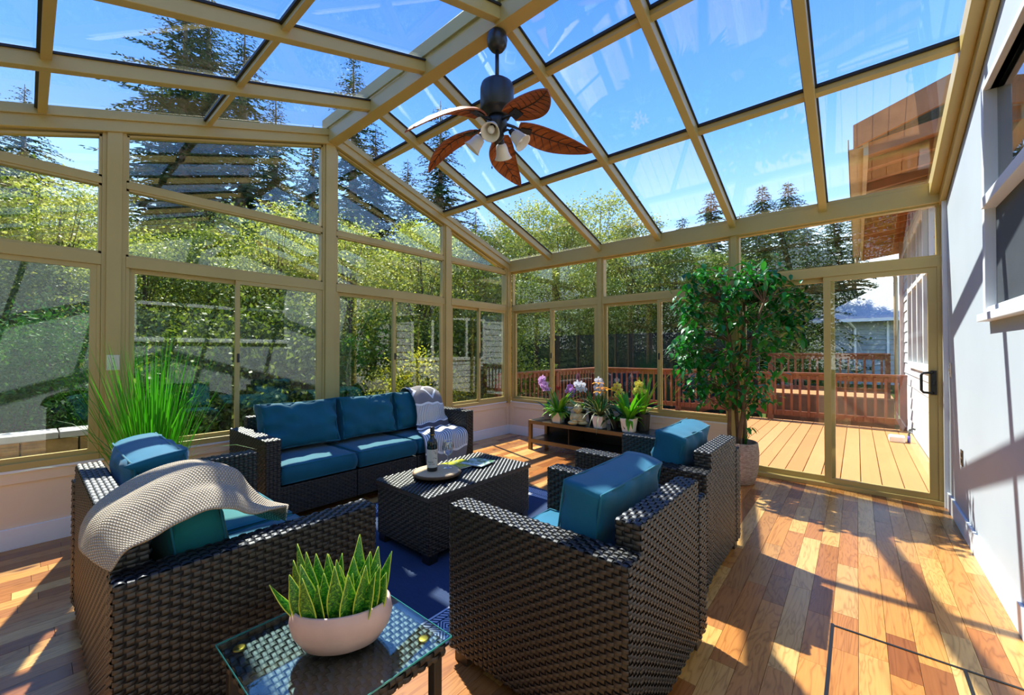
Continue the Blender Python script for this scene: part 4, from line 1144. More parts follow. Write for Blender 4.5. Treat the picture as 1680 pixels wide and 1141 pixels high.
def orchid(label, x, y, h_, pots, bloom_col, lipm, blooms, size, lean, leaf='dark_leaf', leaves=5, leafL=0.2):
    t = thing('orchid', label, 'plant', (x, y, ZS)); pot(t, *pots)
    z0 = pots[2] - .015
    for k in range(leaves): leaf_single(t, M[leaf], k * 2 * PI / leaves + 0.4, leafL * rp.uniform(.8, 1.1), 0.045, z0, 0.8, 0.9)
    top = Vector((lean[0], lean[1], h_)); pth = stem_path((0, 0, z0), top, 0.02)
    MB().tube(pth, 0.0028, 6).build('stem', M['stem'], t, smooth=True)
    for k in range(blooms):
        f = 1 - 0.36 * k / max(1, blooms - 1); i = f * (len(pth) - 1); i0 = int(min(i, len(pth) - 2)); p = pth[i0].lerp(pth[i0 + 1], i - i0)
        p = p + Vector((rp.uniform(-.035, .035), rp.uniform(-.03, .01), rp.uniform(-.02, .03)))
        orchid_bloom(p, camd + Vector((rp.uniform(-.5, .5), rp.uniform(-.4, .4), rp.uniform(-.2, .3))), size, bloom_col, t, lipm)
    return t
lil = petal_mat('lilac_petals', (244, 206, 244), (222, 172, 228)); wht = petal_mat('white_petals', (244, 242, 244), (226, 226, 236)); ylw = petal_mat('yellow_petals', (252, 244, 130), (234, 220, 84))
org = petal_mat('orange_petals', (255, 186, 40), (246, 158, 20)); red = petal_mat('red_bracts', (206, 74, 40), (176, 50, 40)); vio = petal_mat('violet_petals', (222, 160, 232), (196, 130, 214))
orchid('pale lilac orchid in a terracotta pot at the corner end of the stand', 1.06, -0.44, 0.42, (0.036, 0.047, 0.115, M['terra_pot']), lil, pur, 9, 0.040, (-0.03, -0.02), leaves=4, leafL=0.2)
# bushy bromeliad with red bracts and violet orchid spray
t = thing('potted_plant', 'bushy light green plant with red tips in a white square pot', 'plant', (1.335, -0.585, ZS)); pot(t, 0.043, 0.058, 0.112, M['white_pot'], True)
leaf_tuft(t, M['fresh_leaf'], 46, 0.17, 0.030, 0.09, 1.0, 1.5, seed=2); leaf_tuft(t, M['fresh_leaf'], 26, 0.28, 0.026, 0.10, 0.45, 0.9, seed=3)
leaf_tuft(t, red, 10, 0.05, 0.02, 0.33, 0.7, 0.3, seed=4, r0=0.01); MB().tube([(0, 0, 0.1), (0, 0, 0.34)], 0.004, 6).build('stem', M['stem'], t)
orchid('violet orchid leaning out behind the bushy plant in the white pot', 1.345, -0.40, 0.34, (0.035, 0.042, 0.10, M['black_pot']), vio, yel, 6, 0.034, (0.09, -0.03), leaves=3, leafL=0.16)
orchid('white orchid in a dark pot behind the seated stone figure', 1.56, -0.40, 0.40, (0.045, 0.058, 0.13, M['black_pot']), wht, yel, 4, 0.048, (0.02, -0.03), 'fresh_leaf', 5, 0.24)
t = thing('potted_plant', 'spiky striped-leaf plant in a dark pot between the white orchids', 'plant', (1.72, -0.36, ZS)); pot(t, 0.04, 0.05, 0.11, M['black_pot'])
leaf_tuft(t, M['dark_leaf'], 34, 0.32, 0.014, 0.09, 0.5, 1.0, seed=6)
orchid('white orchid rising behind the orange lily', 1.86, -0.38, 0.43, (0.04, 0.05, 0.11, M['black_pot']), wht, yel, 5, 0.045, (-0.03, -0.03), 'dark_leaf', 4, 0.22)
# orange lily and spider plant in a square white pot
t = thing('potted_plant', 'arching striped grass plant with orange lilies in a white square pot', 'plant', (1.93, -0.575, ZS)); pot(t, 0.043, 0.060, 0.118, M['white_pot'], True)
leaf_tuft(t, M['stripe_leaf'], 70, 0.34, 0.010, 0.10, 0.7, 1.9, seed=7); leaf_tuft(t, M['dark_leaf'], 20, 0.26, 0.018, 0.10, 0.35, 0.5, seed=8)
for (x, y, z) in ((0.02, 0.0, 0.40), (0.06, 0.02, 0.385), (-0.03, 0.02, 0.44), (0.01, -0.03, 0.36)):
    MB().tube([(0, 0, 0.1), (x * .6, y * .6, z * .6), (x, y, z - .02)], 0.003, 5).build('stem', M['stem'], t)
    m = MB()
    for k in range(6):
        a = k * PI / 3; blade(m, (x, y, z - .02), (math.cos(a), math.sin(a), 0.6), 0.072, 0.024, 1.0, n=4, cup=.1)
    m.build('bloom', org, t, smooth=True)
orchid('yellow orchid spray with a large pale leaf, behind the fern', 2.13, -0.36, 0.40, (0.04, 0.048, 0.115, M['white_pot']), ylw, pur, 8, 0.042, (-0.05, -0.04), 'dark_leaf', 5, 0.24)
t = thing('potted_plant', 'dark glossy broad-leaf plant spilling over the stand front', 'plant', (2.085, -0.50, ZS)); pot(t, 0.036, 0.045, 0.09, M['black_pot'])
leaf_tuft(t, M['dark_leaf'], 26, 0.24, 0.036, 0.075, 0.95, 1.6, seed=10); leaf_tuft(t, M['fresh_leaf'], 8, 0.13, 0.055, 0.075, 1.3, 2.2, seed=11)
t = thing('potted_plant', 'wavy bright green fern in a white square pot', 'plant', (2.30, -0.575, ZS)); pot(t, 0.045, 0.062, 0.125, M['white_pot'], True)
leaf_tuft(t, M['fern_leaf'], 34, 0.28, 0.040, 0.10, 0.55, 0.9, seed=12); leaf_tuft(t, M['fern_leaf'], 16, 0.15, 0.030, 0.10, 1.1, 2.0, seed=13)
t = orchid('yellow orchid with tall strap leaves in a black pot', 2.385, -0.385, 0.44, (0.058, 0.070, 0.155, M['black_pot']), ylw, yel, 7, 0.040, (-0.04, -0.03), 'fresh_leaf', 4, 0.24)
leaf_tuft(t, M['fresh_leaf'], 22, 0.34, 0.030, 0.14, 0.3, 0.7, seed=14)

# seated stone figure
fg = thing('stone_figurine', 'small pale stone figurine of a seated meditating figure on the stand', 'figurine', (1.615, -0.565, ZS), math.radians(32))
M['stone'] = plain('pale_gilt_stone', (206, 190, 136), 0.5, var=0.12, scale=20, bump=0.2, bscale=60)
def blob(mb, c, r, n=14, m=9):
    prof_ = [(max(1e-4, math.sin(PI * i / m)) if 0 < i < m else 0.0, -math.cos(PI * i / m)) for i in range(m + 1)]
    vs = [(c[0] + r[0] * q * math.cos(2 * PI * k / n), c[1] + r[1] * q * math.sin(2 * PI * k / n), c[2] + r[2] * z) for q, z in prof_ for k in range(n)]
    mb.add(vs, [(i * n + k, i * n + (k + 1) % n, (i + 1) * n + (k + 1) % n, (i + 1) * n + k) for i in range(m) for k in range(n)])
fb = MB()
blob(fb, (0, 0.0, 0.078), (0.066, 0.045, 0.060)); blob(fb, (0, 0.01, 0.112), (0.058, 0.036, 0.025))
for s in (-1, 1):
    blob(fb, (s * 0.048, -0.022, 0.027), (0.052, 0.036, 0.026)); blob(fb, (s * 0.060, -0.008, 0.080), (0.020, 0.022, 0.048)); blob(fb, (s * 0.030, -0.040, 0.055), (0.034, 0.015, 0.014))
fb.tube([(0, 0, 0.120), (0, -.002, 0.140)], 0.018, 10)
fo = fb.build('body', M['stone'], fg, smooth=True)
hb = MB(); blob(hb, (0, -0.004, 0.176), (0.040, 0.042, 0.048)); blob(hb, (0, -0.046, 0.168), (0.006, 0.007, 0.012)); blob(hb, (0, -0.036, 0.150), (0.014, 0.008, 0.004))
for s in (-1, 1):
    blob(hb, (s * 0.040, 0, 0.168), (0.006, 0.010, 0.020)); blob(hb, (s * 0.016, -0.040, 0.180), (0.009, 0.005, 0.004))
hb.build('head', M['stone'], fg, smooth=True)
cb = MB(); blob(cb, (0, 0.004, 0.192), (0.041, 0.042, 0.038)); blob(cb, (0, 0.006, 0.228), (0.014, 0.014, 0.012)); cb.build('hair', plain('weathered_stone', (172, 164, 124), 0.6, var=0.15, scale=30, bump=0.6, bscale=90), fg, smooth=True)

# ------------------------------------------------------------------ ceiling fan
fan = thing('ceiling_fan', 'gunmetal ceiling fan with carved brown leaf blades and four frosted lamps', 'fan', (2.407, RID, 3.545))
Z = lambda z: z - 3.545
MB().lathe([(0.0, 0.0), (0.055, 0.0), (0.066, -0.012), (0.072, -0.05), (0.066, -0.09), (0.045, -0.118), (0.018, -0.128), (0, -0.128)], 28).build('ceiling_cup', M['gunmetal'], fan, smooth=True)
MB().tube([(0, 0, -0.12), (0, 0, Z(3.20))], 0.014, 12).build('downrod', M['gunmetal'], fan, smooth=True)
MB().lathe([(0, Z(3.225)), (0.025, Z(3.225)), (0.03, Z(3.205)), (0.085, Z(3.195)), (0.110, Z(3.175)), (0.117, Z(3.15)), (0.118, Z(3.0)), (0.108, Z(2.985)), (0.09, Z(2.98)), (0.09, Z(2.955)), (0, Z(2.955))], 32).build('motor_housing', M['gunmetal'], fan, smooth=True)
MB().lathe([(0, Z(2.955)), (0.062, Z(2.955)), (0.07, Z(2.92)), (0.068, Z(2.87)), (0.045, Z(2.845)), (0.05, Z(2.82)), (0.03, Z(2.79)), (0.012, Z(2.78)), (0, Z(2.775))], 28).build('light_hub', M['black'], fan, smooth=True)
M['blade_wood'] = None
def blade_mat():
    t = NT('carved_brown_leaf_blade'); o = t.coord('Object'); n = t.noise(t.mapping(o, (3, 30, 3)), 1.5, 3)
    c = t.ramp(n, [(0.3, lin((128, 62, 22))), (0.6, lin((178, 94, 36))), (0.8, lin((206, 120, 50)))])
    return t.done(t.bsdf(c, 0.55, 0, 0.35))
M['blade_wood'] = blade_mat(); M['blade_dark'] = plain('blade_vein_brown', (72, 38, 18), 0.5)
def fan_blade(az, droop, pitch, L=0.52):
    n, mseg = 16, 8; top = []; bot_ = []
    def surf(t, s):   # t along, s across -1..1
        x = 0.155 + L * t
        wid = 0.118 * (math.sin(PI * min(1.0, 0.10 + 0.90 * t)) ** 0.62) * (1.0 - 0.34 * t)
        if t > 0.999: wid = 0.002
        y = s * wid + 0.055 * math.sin(PI * t) * 0.7 - 0.05 * t * t
        lob = 0.006 * abs(math.sin(t * 6 * PI)) * (1 - abs(s)) * abs(s) * 3.5
        z = -droop * t * t * L - 0.05 * s * s * wid * 4 + lob
        return x, y, z
    vs = []; th = 0.010
    for i in range(n + 1):
        for j in range(mseg + 1):
            x, y, z = surf(i / n, j / mseg * 2 - 1); vs.append((x, y, z))
    k0 = len(vs); vs += [(x, y, z - th) for x, y, z in vs]
    mm = mseg + 1; fs = []
    for i in range(n):
        for j in range(mseg):
            a = i * mm + j; fs += [(a, a + mm, a + mm + 1, a + 1), (k0 + a + 1, k0 + a + mm + 1, k0 + a + mm, k0 + a)]
    for i in range(n):
        for j in (0, mseg):
            a = i * mm + j; q = (a, k0 + a, k0 + a + mm, a + mm); fs.append(q if j else q[::-1])
    for j in range(mseg):
        fs += [(j, j + 1, k0 + j + 1, k0 + j), (n * mm + j + 1, n * mm + j, k0 + n * mm + j, k0 + n * mm + j + 1)]
    T = Matrix.Rotation(math.radians(az), 4, 'Z') @ Matrix.Translation((0, 0, Z(2.905))) @ Matrix.Rotation(math.radians(pitch), 4, 'X')
    bo = MB().add(vs, fs).xf(T).build('blade', M['blade_wood'], fan, smooth=True)
    v = MB()
    v.tube([(lambda p: (p[0], p[1], p[2] - th - 0.001))(surf(0.06 + 0.9 * k / 12, 0)) for k in range(13)], [0.006 - 0.0035 * k / 12 for k in range(13)], 6)
    for k in range(7):
        t0 = 0.10 + 0.115 * k
        for s in (-1, 1):
            v.tube([(lambda p: (p[0], p[1], p[2] - th - 0.0005))(surf(min(0.97, t0 + 0.10 * f), s * 0.92 * f)) for f in (0, .33, .66, 1)], [0.0035, 0.003, 0.002, 0.001], 5)
    v.xf(T).build('veins', M['blade_dark'], bo, smooth=True)
    arm = MB().tube([(0.05, 0, 0.01), (0.12, 0.0, -0.004), (0.20, 0.02, -0.018)], [0.012, 0.010, 0.008], 8)
    arm.box(0.17, 0.25, -0.012, 0.055, -0.022, -0.014)
    arm.xf(T).build('blade_arm', M['black'], fan, smooth=False)
for az, dr, pt in ((-16, 0.32, -15), (54, 0.34, -15), (123, 0.34, -15), (193, 0.34, -15), (269, 0.58, -12)):
    fan_blade(az, dr, pt)
M['frosted'] = plain('frosted_lamp_glass', (240, 232, 214), 0.35, var=0.02, **{'Subsurface Weight': 0.3, 'Subsurface Radius': (0.02, 0.02, 0.02)})
for k in range(4):
    a = math.radians(-62 + 90 * k)
    T = Matrix.Rotation(a, 4, 'Z') @ Matrix.Translation((0.10, 0, Z(2.845))) @ Matrix.Rotation(math.radians(-42), 4, 'Y')
    am = MB().tube([(0.03, 0, 0.0), (0.075, 0, 0.012), (0.10, 0, 0.0)], 0.008, 8); am.xf(Matrix.Rotation(a, 4, 'Z') @ Matrix.Translation((0, 0, Z(2.845)))).build('lamp_arm', M['black'], fan, smooth=True)
    MB().lathe([(0.0, 0.004), (0.02, 0.004), (0.024, -0.012), (0.024, -0.028), (0.0, -0.028)], 16).xf(T).build('lamp_socket', M['black'], fan, smooth=True)
    sh = MB().lathe([(0.022, -0.024), (0.036, -0.034), (0.043, -0.060), (0.047, -0.090), (0.057, -0.118), (0.064, -0.128), (0.061, -0.129), (0.053, -0.117), (0.043, -0.090), (0.039, -0.060), (0.032, -0.037), (0.02, -0.028)], 28, cap=False).xf(T).build('lamp_shade', M['frosted'], fan, smooth=True)
    MB().lathe([(0, -0.03), (0.010, -0.035), (0.013, -0.055), (0.024, -0.075), (0.024, -0.090), (0.014, -0.104), (0, -0.108)], 16).xf(T).build('bulb', plain('white_bulb', (246, 244, 238), 0.3) if k == 0 else bpy.data.materials['white_bulb'], sh, smooth=True)
pc = MB().tube([(-0.02, -0.03, Z(2.80)), (-0.02, -0.03, Z(2.60))], 0.0012, 5); pc.lathe([(0, 0), (0.004, 0.004), (0.005, 0.016), (0, 0.022)], 8, (-0.02, -0.03, Z(2.585)))
pc.build('pull_chain', M['black'], fan, smooth=True)

# ------------------------------------------------------------------ outside: ground, deck, railings
YAW = math.radians(40.1153)
def at_px(u, depth, z=0.0):
    """a spot on the land, given its bearing from the window view and its distance"""
    r_ = (u - 840) / 672.064
    return (CAMX + depth * (-math.sin(YAW) + r_ * math.cos(YAW)), CAMY + depth * (math.cos(YAW) + r_ * math.sin(YAW)), z)

def ground_mat():
    t = NT('forest_floor'); p = t.pos(); n = t.noise(p, 1.2, 6, 0.7)
    c = t.ramp(n, [(0.3, lin((46, 52, 24))), (0.5, lin((72, 84, 34))), (0.7, lin((96, 86, 56)))])
    return t.done(t.bsdf(c, 0.95, 0, 0.1, t.bump(n, 0.6, 0.1)))
gr_n = 40; vs = []; fs = []
for i in range(gr_n + 1):
    for j in range(gr_n + 1):
        x = -60 + 110 * i / gr_n; y = -45 + 110 * j / gr_n
        d = max(0, -x - 7) * 0.10 + max(0, y - 12) * 0.09
        vs.append((x, y, -0.42 + d + (0.25 * mnoise.noise(Vector((x * .15, y * .15, 0))) if d > 0 else 0)))
fs = [(i * (gr_n + 1) + j, (i + 1) * (gr_n + 1) + j, (i + 1) * (gr_n + 1) + j + 1, i * (gr_n + 1) + j + 1) for i in range(gr_n) for j in range(gr_n)]
gnd = MB().add(vs, fs).build('ground', ground_mat(), None, smooth=True); tag(gnd, 'forest floor rising around the sunroom', None, None, 'structure')

deck = struct('deck_floor', 'tan composite deck boards outside the sliding door')
M['deck'] = None
def deck_mat():
    t = NT('tan_composite_decking'); p = t.pos(); rnd = t.n('ShaderNodeObjectInfo').outputs['Random']
    n = t.noise(t.mapping(p, (60, 3, 1)), 1.0, 3)
    c = t.mix(rnd, lin((176, 122, 74)), lin((194, 142, 92))); c = t.mix(t.math('MULTIPLY', n, 0.35), c, lin((146, 98, 58)))
    return t.done(t.bsdf(c, 0.6, 0, 0.3, t.bump(n, 0.1, 0.003)))
M['deck'] = deck_mat()
MB().box(-0.85, 5.0, 0.16, 4.75, -0.42, -0.06).build('deck_joists', M['bark'], deck)
me_d = None; x = 5.0 - 0.165
while x > -0.86:
    if me_d is None:
        o = MB().box(0, 0.158, 0.15, 4.62, -0.055, -0.022).build('board', M['deck'], deck, bevel=0.004); me_d = o.data
    else:
        o = link('board', me_d, deck)
    o.location = (x, 0, 0); x -= 0.165

M['rail_wood'] = plain('red_brown_stained_wood', (132, 74, 46), 0.55, var=0.12, scale=6, bump=0.2, bscale=40)
def railing(name, label, a, b, z0=-0.02, h_=0.94, posts=None, bal=0.135):
    a, b = Vector(a), Vector(b); d = b - a; L = d.length; rz = math.atan2(d.y, d.x)
    t = thing(name, label, 'railing', (a.x, a.y, z0), rz)
    MB().box(0, L, -0.07, 0.07, h_ - 0.035, h_).build('handrail', M['rail_wood'], t, bevel=0.005)
    MB().box(0, L, -0.019, 0.019, h_ - 0.135, h_ - 0.036).build('top_rail', M['rail_wood'], t)
    MB().box(0, L, -0.019, 0.019, 0.09, 0.19).build('bottom_rail', M['rail_wood'], t)
    for px in ([0.045, L - 0.045] if posts is None else posts):
        MB().box(px - 0.045, px + 0.045, -0.045, 0.045, 0, h_ - 0.036).build('post', M['rail_wood'], t)
    n = int(L / bal); me = None
    for k in range(1, n):
        x_ = k * L / n
        if me is None:
            o = MB().box(-0.019, 0.019, -0.045, -0.0195, 0.10, h_ - 0.06).build('baluster', M['rail_wood'], t); me = o.data
        else:
            o = link('baluster', me, t)
        o.location = (x_, 0, 0)
    return t
railing('deck_railing', 'red-brown wooden deck railing running behind the sliding door to the house', (-0.72, 4.55), (4.96, 4.55), posts=[0.045, 1.9, 3.7, 5.63])
railing('deck_railing', 'red-brown wooden deck railing behind the orchids along the forest edge', (-0.80, 0.55), (-0.80, 4.60), posts=[0.045, 2.0, 3.95])
up = thing('stair_landing', 'raised brown wooden stair landing beyond the deck railing', 'landing', (2.6, 6.6, -0.42))
MB().box(0, 2.3, 0, 1.9, 0.0, 0.72).build('skirt', M['rail_wood'], up); 
for k in range(12): MB().box(0.0, 2.3, 0.01 + k * 0.158, 0.16 + k * 0.158, 0.72, 0.75).build('board', M['deck'], up)
railing('landing_railing', 'higher brown railing of the stair landing beyond the deck', (2.65, 6.66), (4.85, 6.66), z0=0.335, h_=0.95)
st_r = thing('deck_stairs', 'sloping stair stringers and treads between the deck and the landing', 'stairs', (0.6, 5.4, -0.42))
for y in (0.0, 1.0):
    MB().prism([(0, y, 0.0), (0, y, 0.25), (2.0, y, 0.98), (2.0, y, 0.70)], (0, 0.04, 0)).build('stringer', M['rail_wood'], st_r)
for k in range(5): MB().box(0.15 + k * 0.38, 0.45 + k * 0.38, 0.04, 1.0, 0.16 + k * 0.137, 0.19 + k * 0.137).build('tread', M['deck'], st_r)

# dark mesh privacy fence behind the deck
t_ = NT('black_mesh_screen'); tr = t_.n('ShaderNodeBsdfTransparent'); tr.inputs[0].default_value = (0.55, 0.62, 0.58, 1)
bs = t_.bsdf(lin((22, 26, 26)), 0.8); mx = t_.n('ShaderNodeMixShader'); mx.inputs[0].default_value = 0.86
t_.l(tr.outputs[0], mx.inputs[1]); t_.l(bs, mx.inputs[2]); M['mesh'] = t_.done(mx.outputs[0])
fe = thing('privacy_fence', 'dark see-through mesh privacy fence behind the deck railing', 'fence', (-10.2, 6.75, -0.42))
for k in range(7):
    if k < 6: MB().box(k * 2.1 + 0.05, k * 2.1 + 2.05, -0.012, 0.012, 0.05, 2.29).build('mesh_panel', M['mesh'], fe)
    MB().box(k * 2.1 - 0.045, k * 2.1 + 0.045, -0.045, 0.045, 0, 2.29).build('post', M['black'], fe)

# ------------------------------------------------------------------ house exterior beyond the door
M['siding'] = plain('white_lap_siding', (200, 202, 208), 0.6, var=0.02, scale=3)
M['trimpink'] = plain('mauve_trim', (184, 158, 150), 0.6)
M['soffit'] = plain('cedar_soffit', (176, 112, 62), 0.55, var=0.14, scale=5)
M['fascia'] = plain('tan_fascia', (206, 180, 140), 0.5)
M['gutter'] = plain('beige_gutter', (196, 176, 140), 0.4)
hx = thing('house_exterior', 'white sided house wall with tall windows and a cedar eave beyond the door', 'house', (5.0, 0.13, -0.42))
HX = lambda z: z + 0.42
WYa, WYb, WZa, WZb = 1.75, 4.55, 1.16, 3.15
zz = -0.40; k = 0
while zz < 3.4:
    z1 = zz + 0.19
    for (ya, yb) in ((0.0, WYa - 0.13), (WYb - 0.13, 5.7)) if (z1 > WZa and zz < WZb) else ((0.0, 5.7),):
        MB().prism([(0.045, ya, HX(zz)), (0.0, ya, HX(zz)), (0.018, ya, HX(z1) + 0.012), (0.045, ya, HX(z1) + 0.012)], (0, yb - ya, 0)).build('siding_board', M['siding'], hx)
    zz = z1
MB().box(0.05, 0.25, 0, 5.7, 0, HX(3.45)).build('wall_core', M['siding'], hx)
wy = lambda y: y - 0.13
for (y0, y1, z0, z1) in ((WYa - .06, WYb + .06, WZa - .10, WZa), (WYa - .06, WYb + .06, WZb, WZb + .09)):
    MB().box(-0.03, 0.045, wy(y0), wy(y1), HX(z0), HX(z1)).build('window_casing', M['white'], hx)
ny = 4
for k in range(ny + 1):
    y = WYa + (WYb - WYa) * k / ny
    MB().box(-0.028, 0.045, wy(y) - 0.045, wy(y) + 0.045, HX(WZa), HX(WZb)).build('window_casing', M['white'], hx)
for k in range(ny):
    y0 = WYa + (WYb - WYa) * k / ny + 0.045; y1 = WYa + (WYb - WYa) * (k + 1) / ny - 0.045
    MB().box(-0.02, 0.04, wy(y0), wy(y1), HX(2.30), HX(2.37)).build('window_bar', M['white'], hx)
    for z0, z1 in ((WZa, 2.30), (2.37, WZb)):
        pane_quad(hx, [(0.02, wy(y0), HX(z0)), (0.02, wy(y1), HX(z0)), (0.02, wy(y1), HX(z1)), (0.02, wy(y0), HX(z1))], (1, 0, 0), 0.006, 'darkglass')
    MB().box(0.045, 0.049, wy(y0), wy(y1), HX(WZa), HX(WZb)).build('dim_room_backing', M['dark_room'], hx)  # dark sheet behind each pane, its colour stands for the shaded room
MB().box(-0.05, 0.10, 5.62, 5.78, 0, HX(3.45)).build('corner_trim', M['trimpink'], hx)
# eave: fascia, gutter and cedar soffit boards
Y0e, Y1e = 0.55, 7.0; ze = 3.46
k = 0; y = Y0e
while y < Y1e:
    MB().prism([(-0.58, y - .13, HX(ze)), (0.06, y - .13, HX(ze + .09)), (0.06, y - .13, HX(ze + .115)), (-0.58, y - .13, HX(ze + .025))], (0, 0.205, 0)).build('soffit_board', M['soffit'], hx)
    if k % 2 == 0: MB().prism([(-0.58, y - .13, HX(ze - .10)), (0.06, y - .13, HX(ze - .02)), (0.06, y - .13, HX(ze + .09)), (-0.58, y - .13, HX(ze))], (0, 0.045, 0)).build('rafter_tail', M['soffit'], hx)
    y += 0.215; k += 1
MB().box(-0.62, -0.58, Y0e - .13, Y1e - .13, HX(ze - .10), HX(ze + .14)).build('fascia', M['fascia'], hx)
g = MB()
for (x0, x1, z0, z1) in ((-0.74, -0.62, ze - .02, ze - .01), (-0.745, -0.735, ze - .02, ze + .10)):
    g.box(x0, x1, Y0e - .15, Y1e - .11, HX(z0), HX(z1))
g.build('gutter', M['gutter'], hx)
MB().tube([(-0.68, Y1e - .25, HX(ze - .02)), (-0.68, Y1e - .25, HX(ze - .16)), (-0.55, Y1e - .25, HX(ze - .26)), (-0.10, Y1e - .45, HX(ze - .45)), (-0.06, Y1e - .5, HX(ze - .6)), (-0.06, Y1e - .5, HX(0.0))], 0.035, 8).build('downspout', M['gutter'], hx, smooth=True)
MB().prism([(-0.70, Y0e - .16, HX(ze + .12)), (2.5, Y0e - .16, HX(ze + 1.2)), (2.5, Y0e - .16, HX(ze + 1.28)), (-0.70, Y0e - .16, HX(ze + .20))], (0, Y1e - Y0e + .1, 0)).build('roof', plain('grey_shingle', (112, 110, 112), 0.9, var=0.2, scale=20), hx)
MB().prism([(-0.70, Y0e - .20, HX(ze - .02)), (2.5, Y0e - .20, HX(ze + 1.05)), (2.5, Y0e - .20, HX(ze + 1.30)), (-0.70, Y0e - .20, HX(ze + .22))], (0, 0.04, 0)).build('bargeboard', M['soffit'], hx)
hr = thing('hose_reel', 'white hose box and purple nozzle at the foot of the house wall', 'hose reel', (4.80, 3.32, -0.022))
MB().box(-0.13, 0.05, -0.10, 0.10, 0, 0.09).build('box', M['white'], hr, bevel=0.02)
MB().tube([(0.16, 0, 0.20), (0.13, 0, 0.21), (0.10, 0, 0.19), (0.09, 0, 0.10)], 0.014, 8).build('tap', M['gunmetal'], hr, smooth=True)
MB().tube([(0.09, 0, 0.10), (0.09, 0, -0.0)], 0.018, 8).build('nozzle', plain('purple_plastic', (84, 70, 170), 0.4), hr, smooth=True)

# neighbour's house
M['nb_wall'] = plain('blue_grey_siding', (150, 160, 166), 0.7, var=0.03)
nb = thing('neighbour_house', 'blue-grey neighbouring house with a hipped shingle roof and white downspout', 'house', (3.3, 16.5, 0.0))
k = 0
for k in range(13): MB().prism([(0, 0.03, 0.2 * k), (0, -0.02, 0.2 * k), (0, 0.012, 0.2 * k + .205), (0, 0.03, 0.2 * k + .205)], (5.5, 0, 0)).build('siding_board', M['nb_wall'], nb)
MB().box(0, 5.5, 0.03, 5, -0.4, 2.6).build('wall_core', M['nb_wall'], nb)
MB().add([(-0.5, -0.5, 2.6), (6, -0.5, 2.6), (6, 5.5, 2.6), (-0.5, 5.5, 2.6), (2.0, 2.5, 4.3), (3.6, 2.5, 4.3)], [(0, 1, 5, 4), (1, 2, 5), (2, 3, 4, 5), (3, 0, 4), (3, 2, 1, 0)]).build('roof', plain('pale_shingle', (168, 168, 172), 0.9, var=0.15, scale=30), nb)
MB().box(-0.52, 6.02, -0.56, -0.48, 2.50, 2.62).build('gutter', M['white'], nb)
MB().tube([(0.75, -0.5, 2.52), (0.95, -0.08, 2.25), (0.95, -0.06, 0)], 0.05, 8).build('downspout', M['white'], nb)
for x0 in (1.9, 2.9):
    MB().box(x0, x0 + .07, -0.05, -0.0, 0, 2.5).build('corner_board', M['white'], nb)

# retaining wall of stone blocks outside the left-most window
M['block'] = plain('tan_retaining_block', (150, 118, 70), 0.9, var=0.18, scale=9, bump=0.7, bscale=30)
rwl = thing('retaining_wall', 'low retaining wall of tan stone blocks with pale caps under the conifer shrub', 'wall', (-2.6, -7.4, -0.42))
for row in range(4):
    for k in range(7):
        y = k * 0.42 + (0.21 if row % 2 else 0)
        MB().box(R.uniform(-.02, .02), 0.3, y + .006, y + .414, row * 0.2 + .004, row * 0.2 + .197).build('block', M['block'], rwl, bevel=0.012)
for k in range(7): MB().box(-0.04, 0.32, k * 0.43 + .005, k * 0.43 + .425, 0.80, 0.87).build('cap_block', plain('pale_cap_block', (176, 170, 158), 0.9) if k == 0 else bpy.data.materials['pale_cap_block'], rwl, bevel=0.01)

# ------------------------------------------------------------------ trees
M['alder'] = leaf_mat('spring_leaves', [(92, 108, 40), (172, 182, 80), (126, 140, 54), (222, 222, 140), (62, 76, 34)], 0.42, 0.5, 0.3)
M['alder_dark'] = leaf_mat('summer_leaves', [(58, 80, 30), (116, 136, 56), (78, 100, 36), (176, 186, 102)], 0.4, 0.5, 0.3)
M['needle'] = leaf_mat('conifer_needles', [(26, 50, 26), (50, 76, 38), (38, 62, 32), (70, 92, 48)], 0.2, 0.6, 0.2)
M['thuja'] = leaf_mat('shrub_conifer', [(38, 84, 30), (74, 124, 44), (52, 104, 36), (108, 150, 58)], 0.3, 0.6, 0.2)
M['golden'] = leaf_mat('golden_leaves', [(150, 150, 40), (196, 192, 70), (120, 138, 40), (214, 206, 96)], 0.45, 0.5, 0.3)
M['trunk'] = plain('grey_brown_trunk', (92, 78, 62), 0.9, var=0.2, scale=5, bump=0.6, bscale=14)

def cards(P, D, S, Lw, rng, droop=0.0):
    """diamond leaves at P, pointing along D, length S, width S*Lw"""
    n = len(P); D = D / (np.linalg.norm(D, axis=1, keepdims=True) + 1e-9)
    rnd = rng.normal(size=(n, 3)); B = np.cross(D, rnd); B /= (np.linalg.norm(B, axis=1, keepdims=True) + 1e-9)
    S = S[:, None]; v = np.stack([P, P + D * S * .45 + B * S * Lw, P + D * S, P + D * S * .45 - B * S * Lw], 1).reshape(-1, 3)
    return v, np.arange(4 * n).reshape(-1, 4)

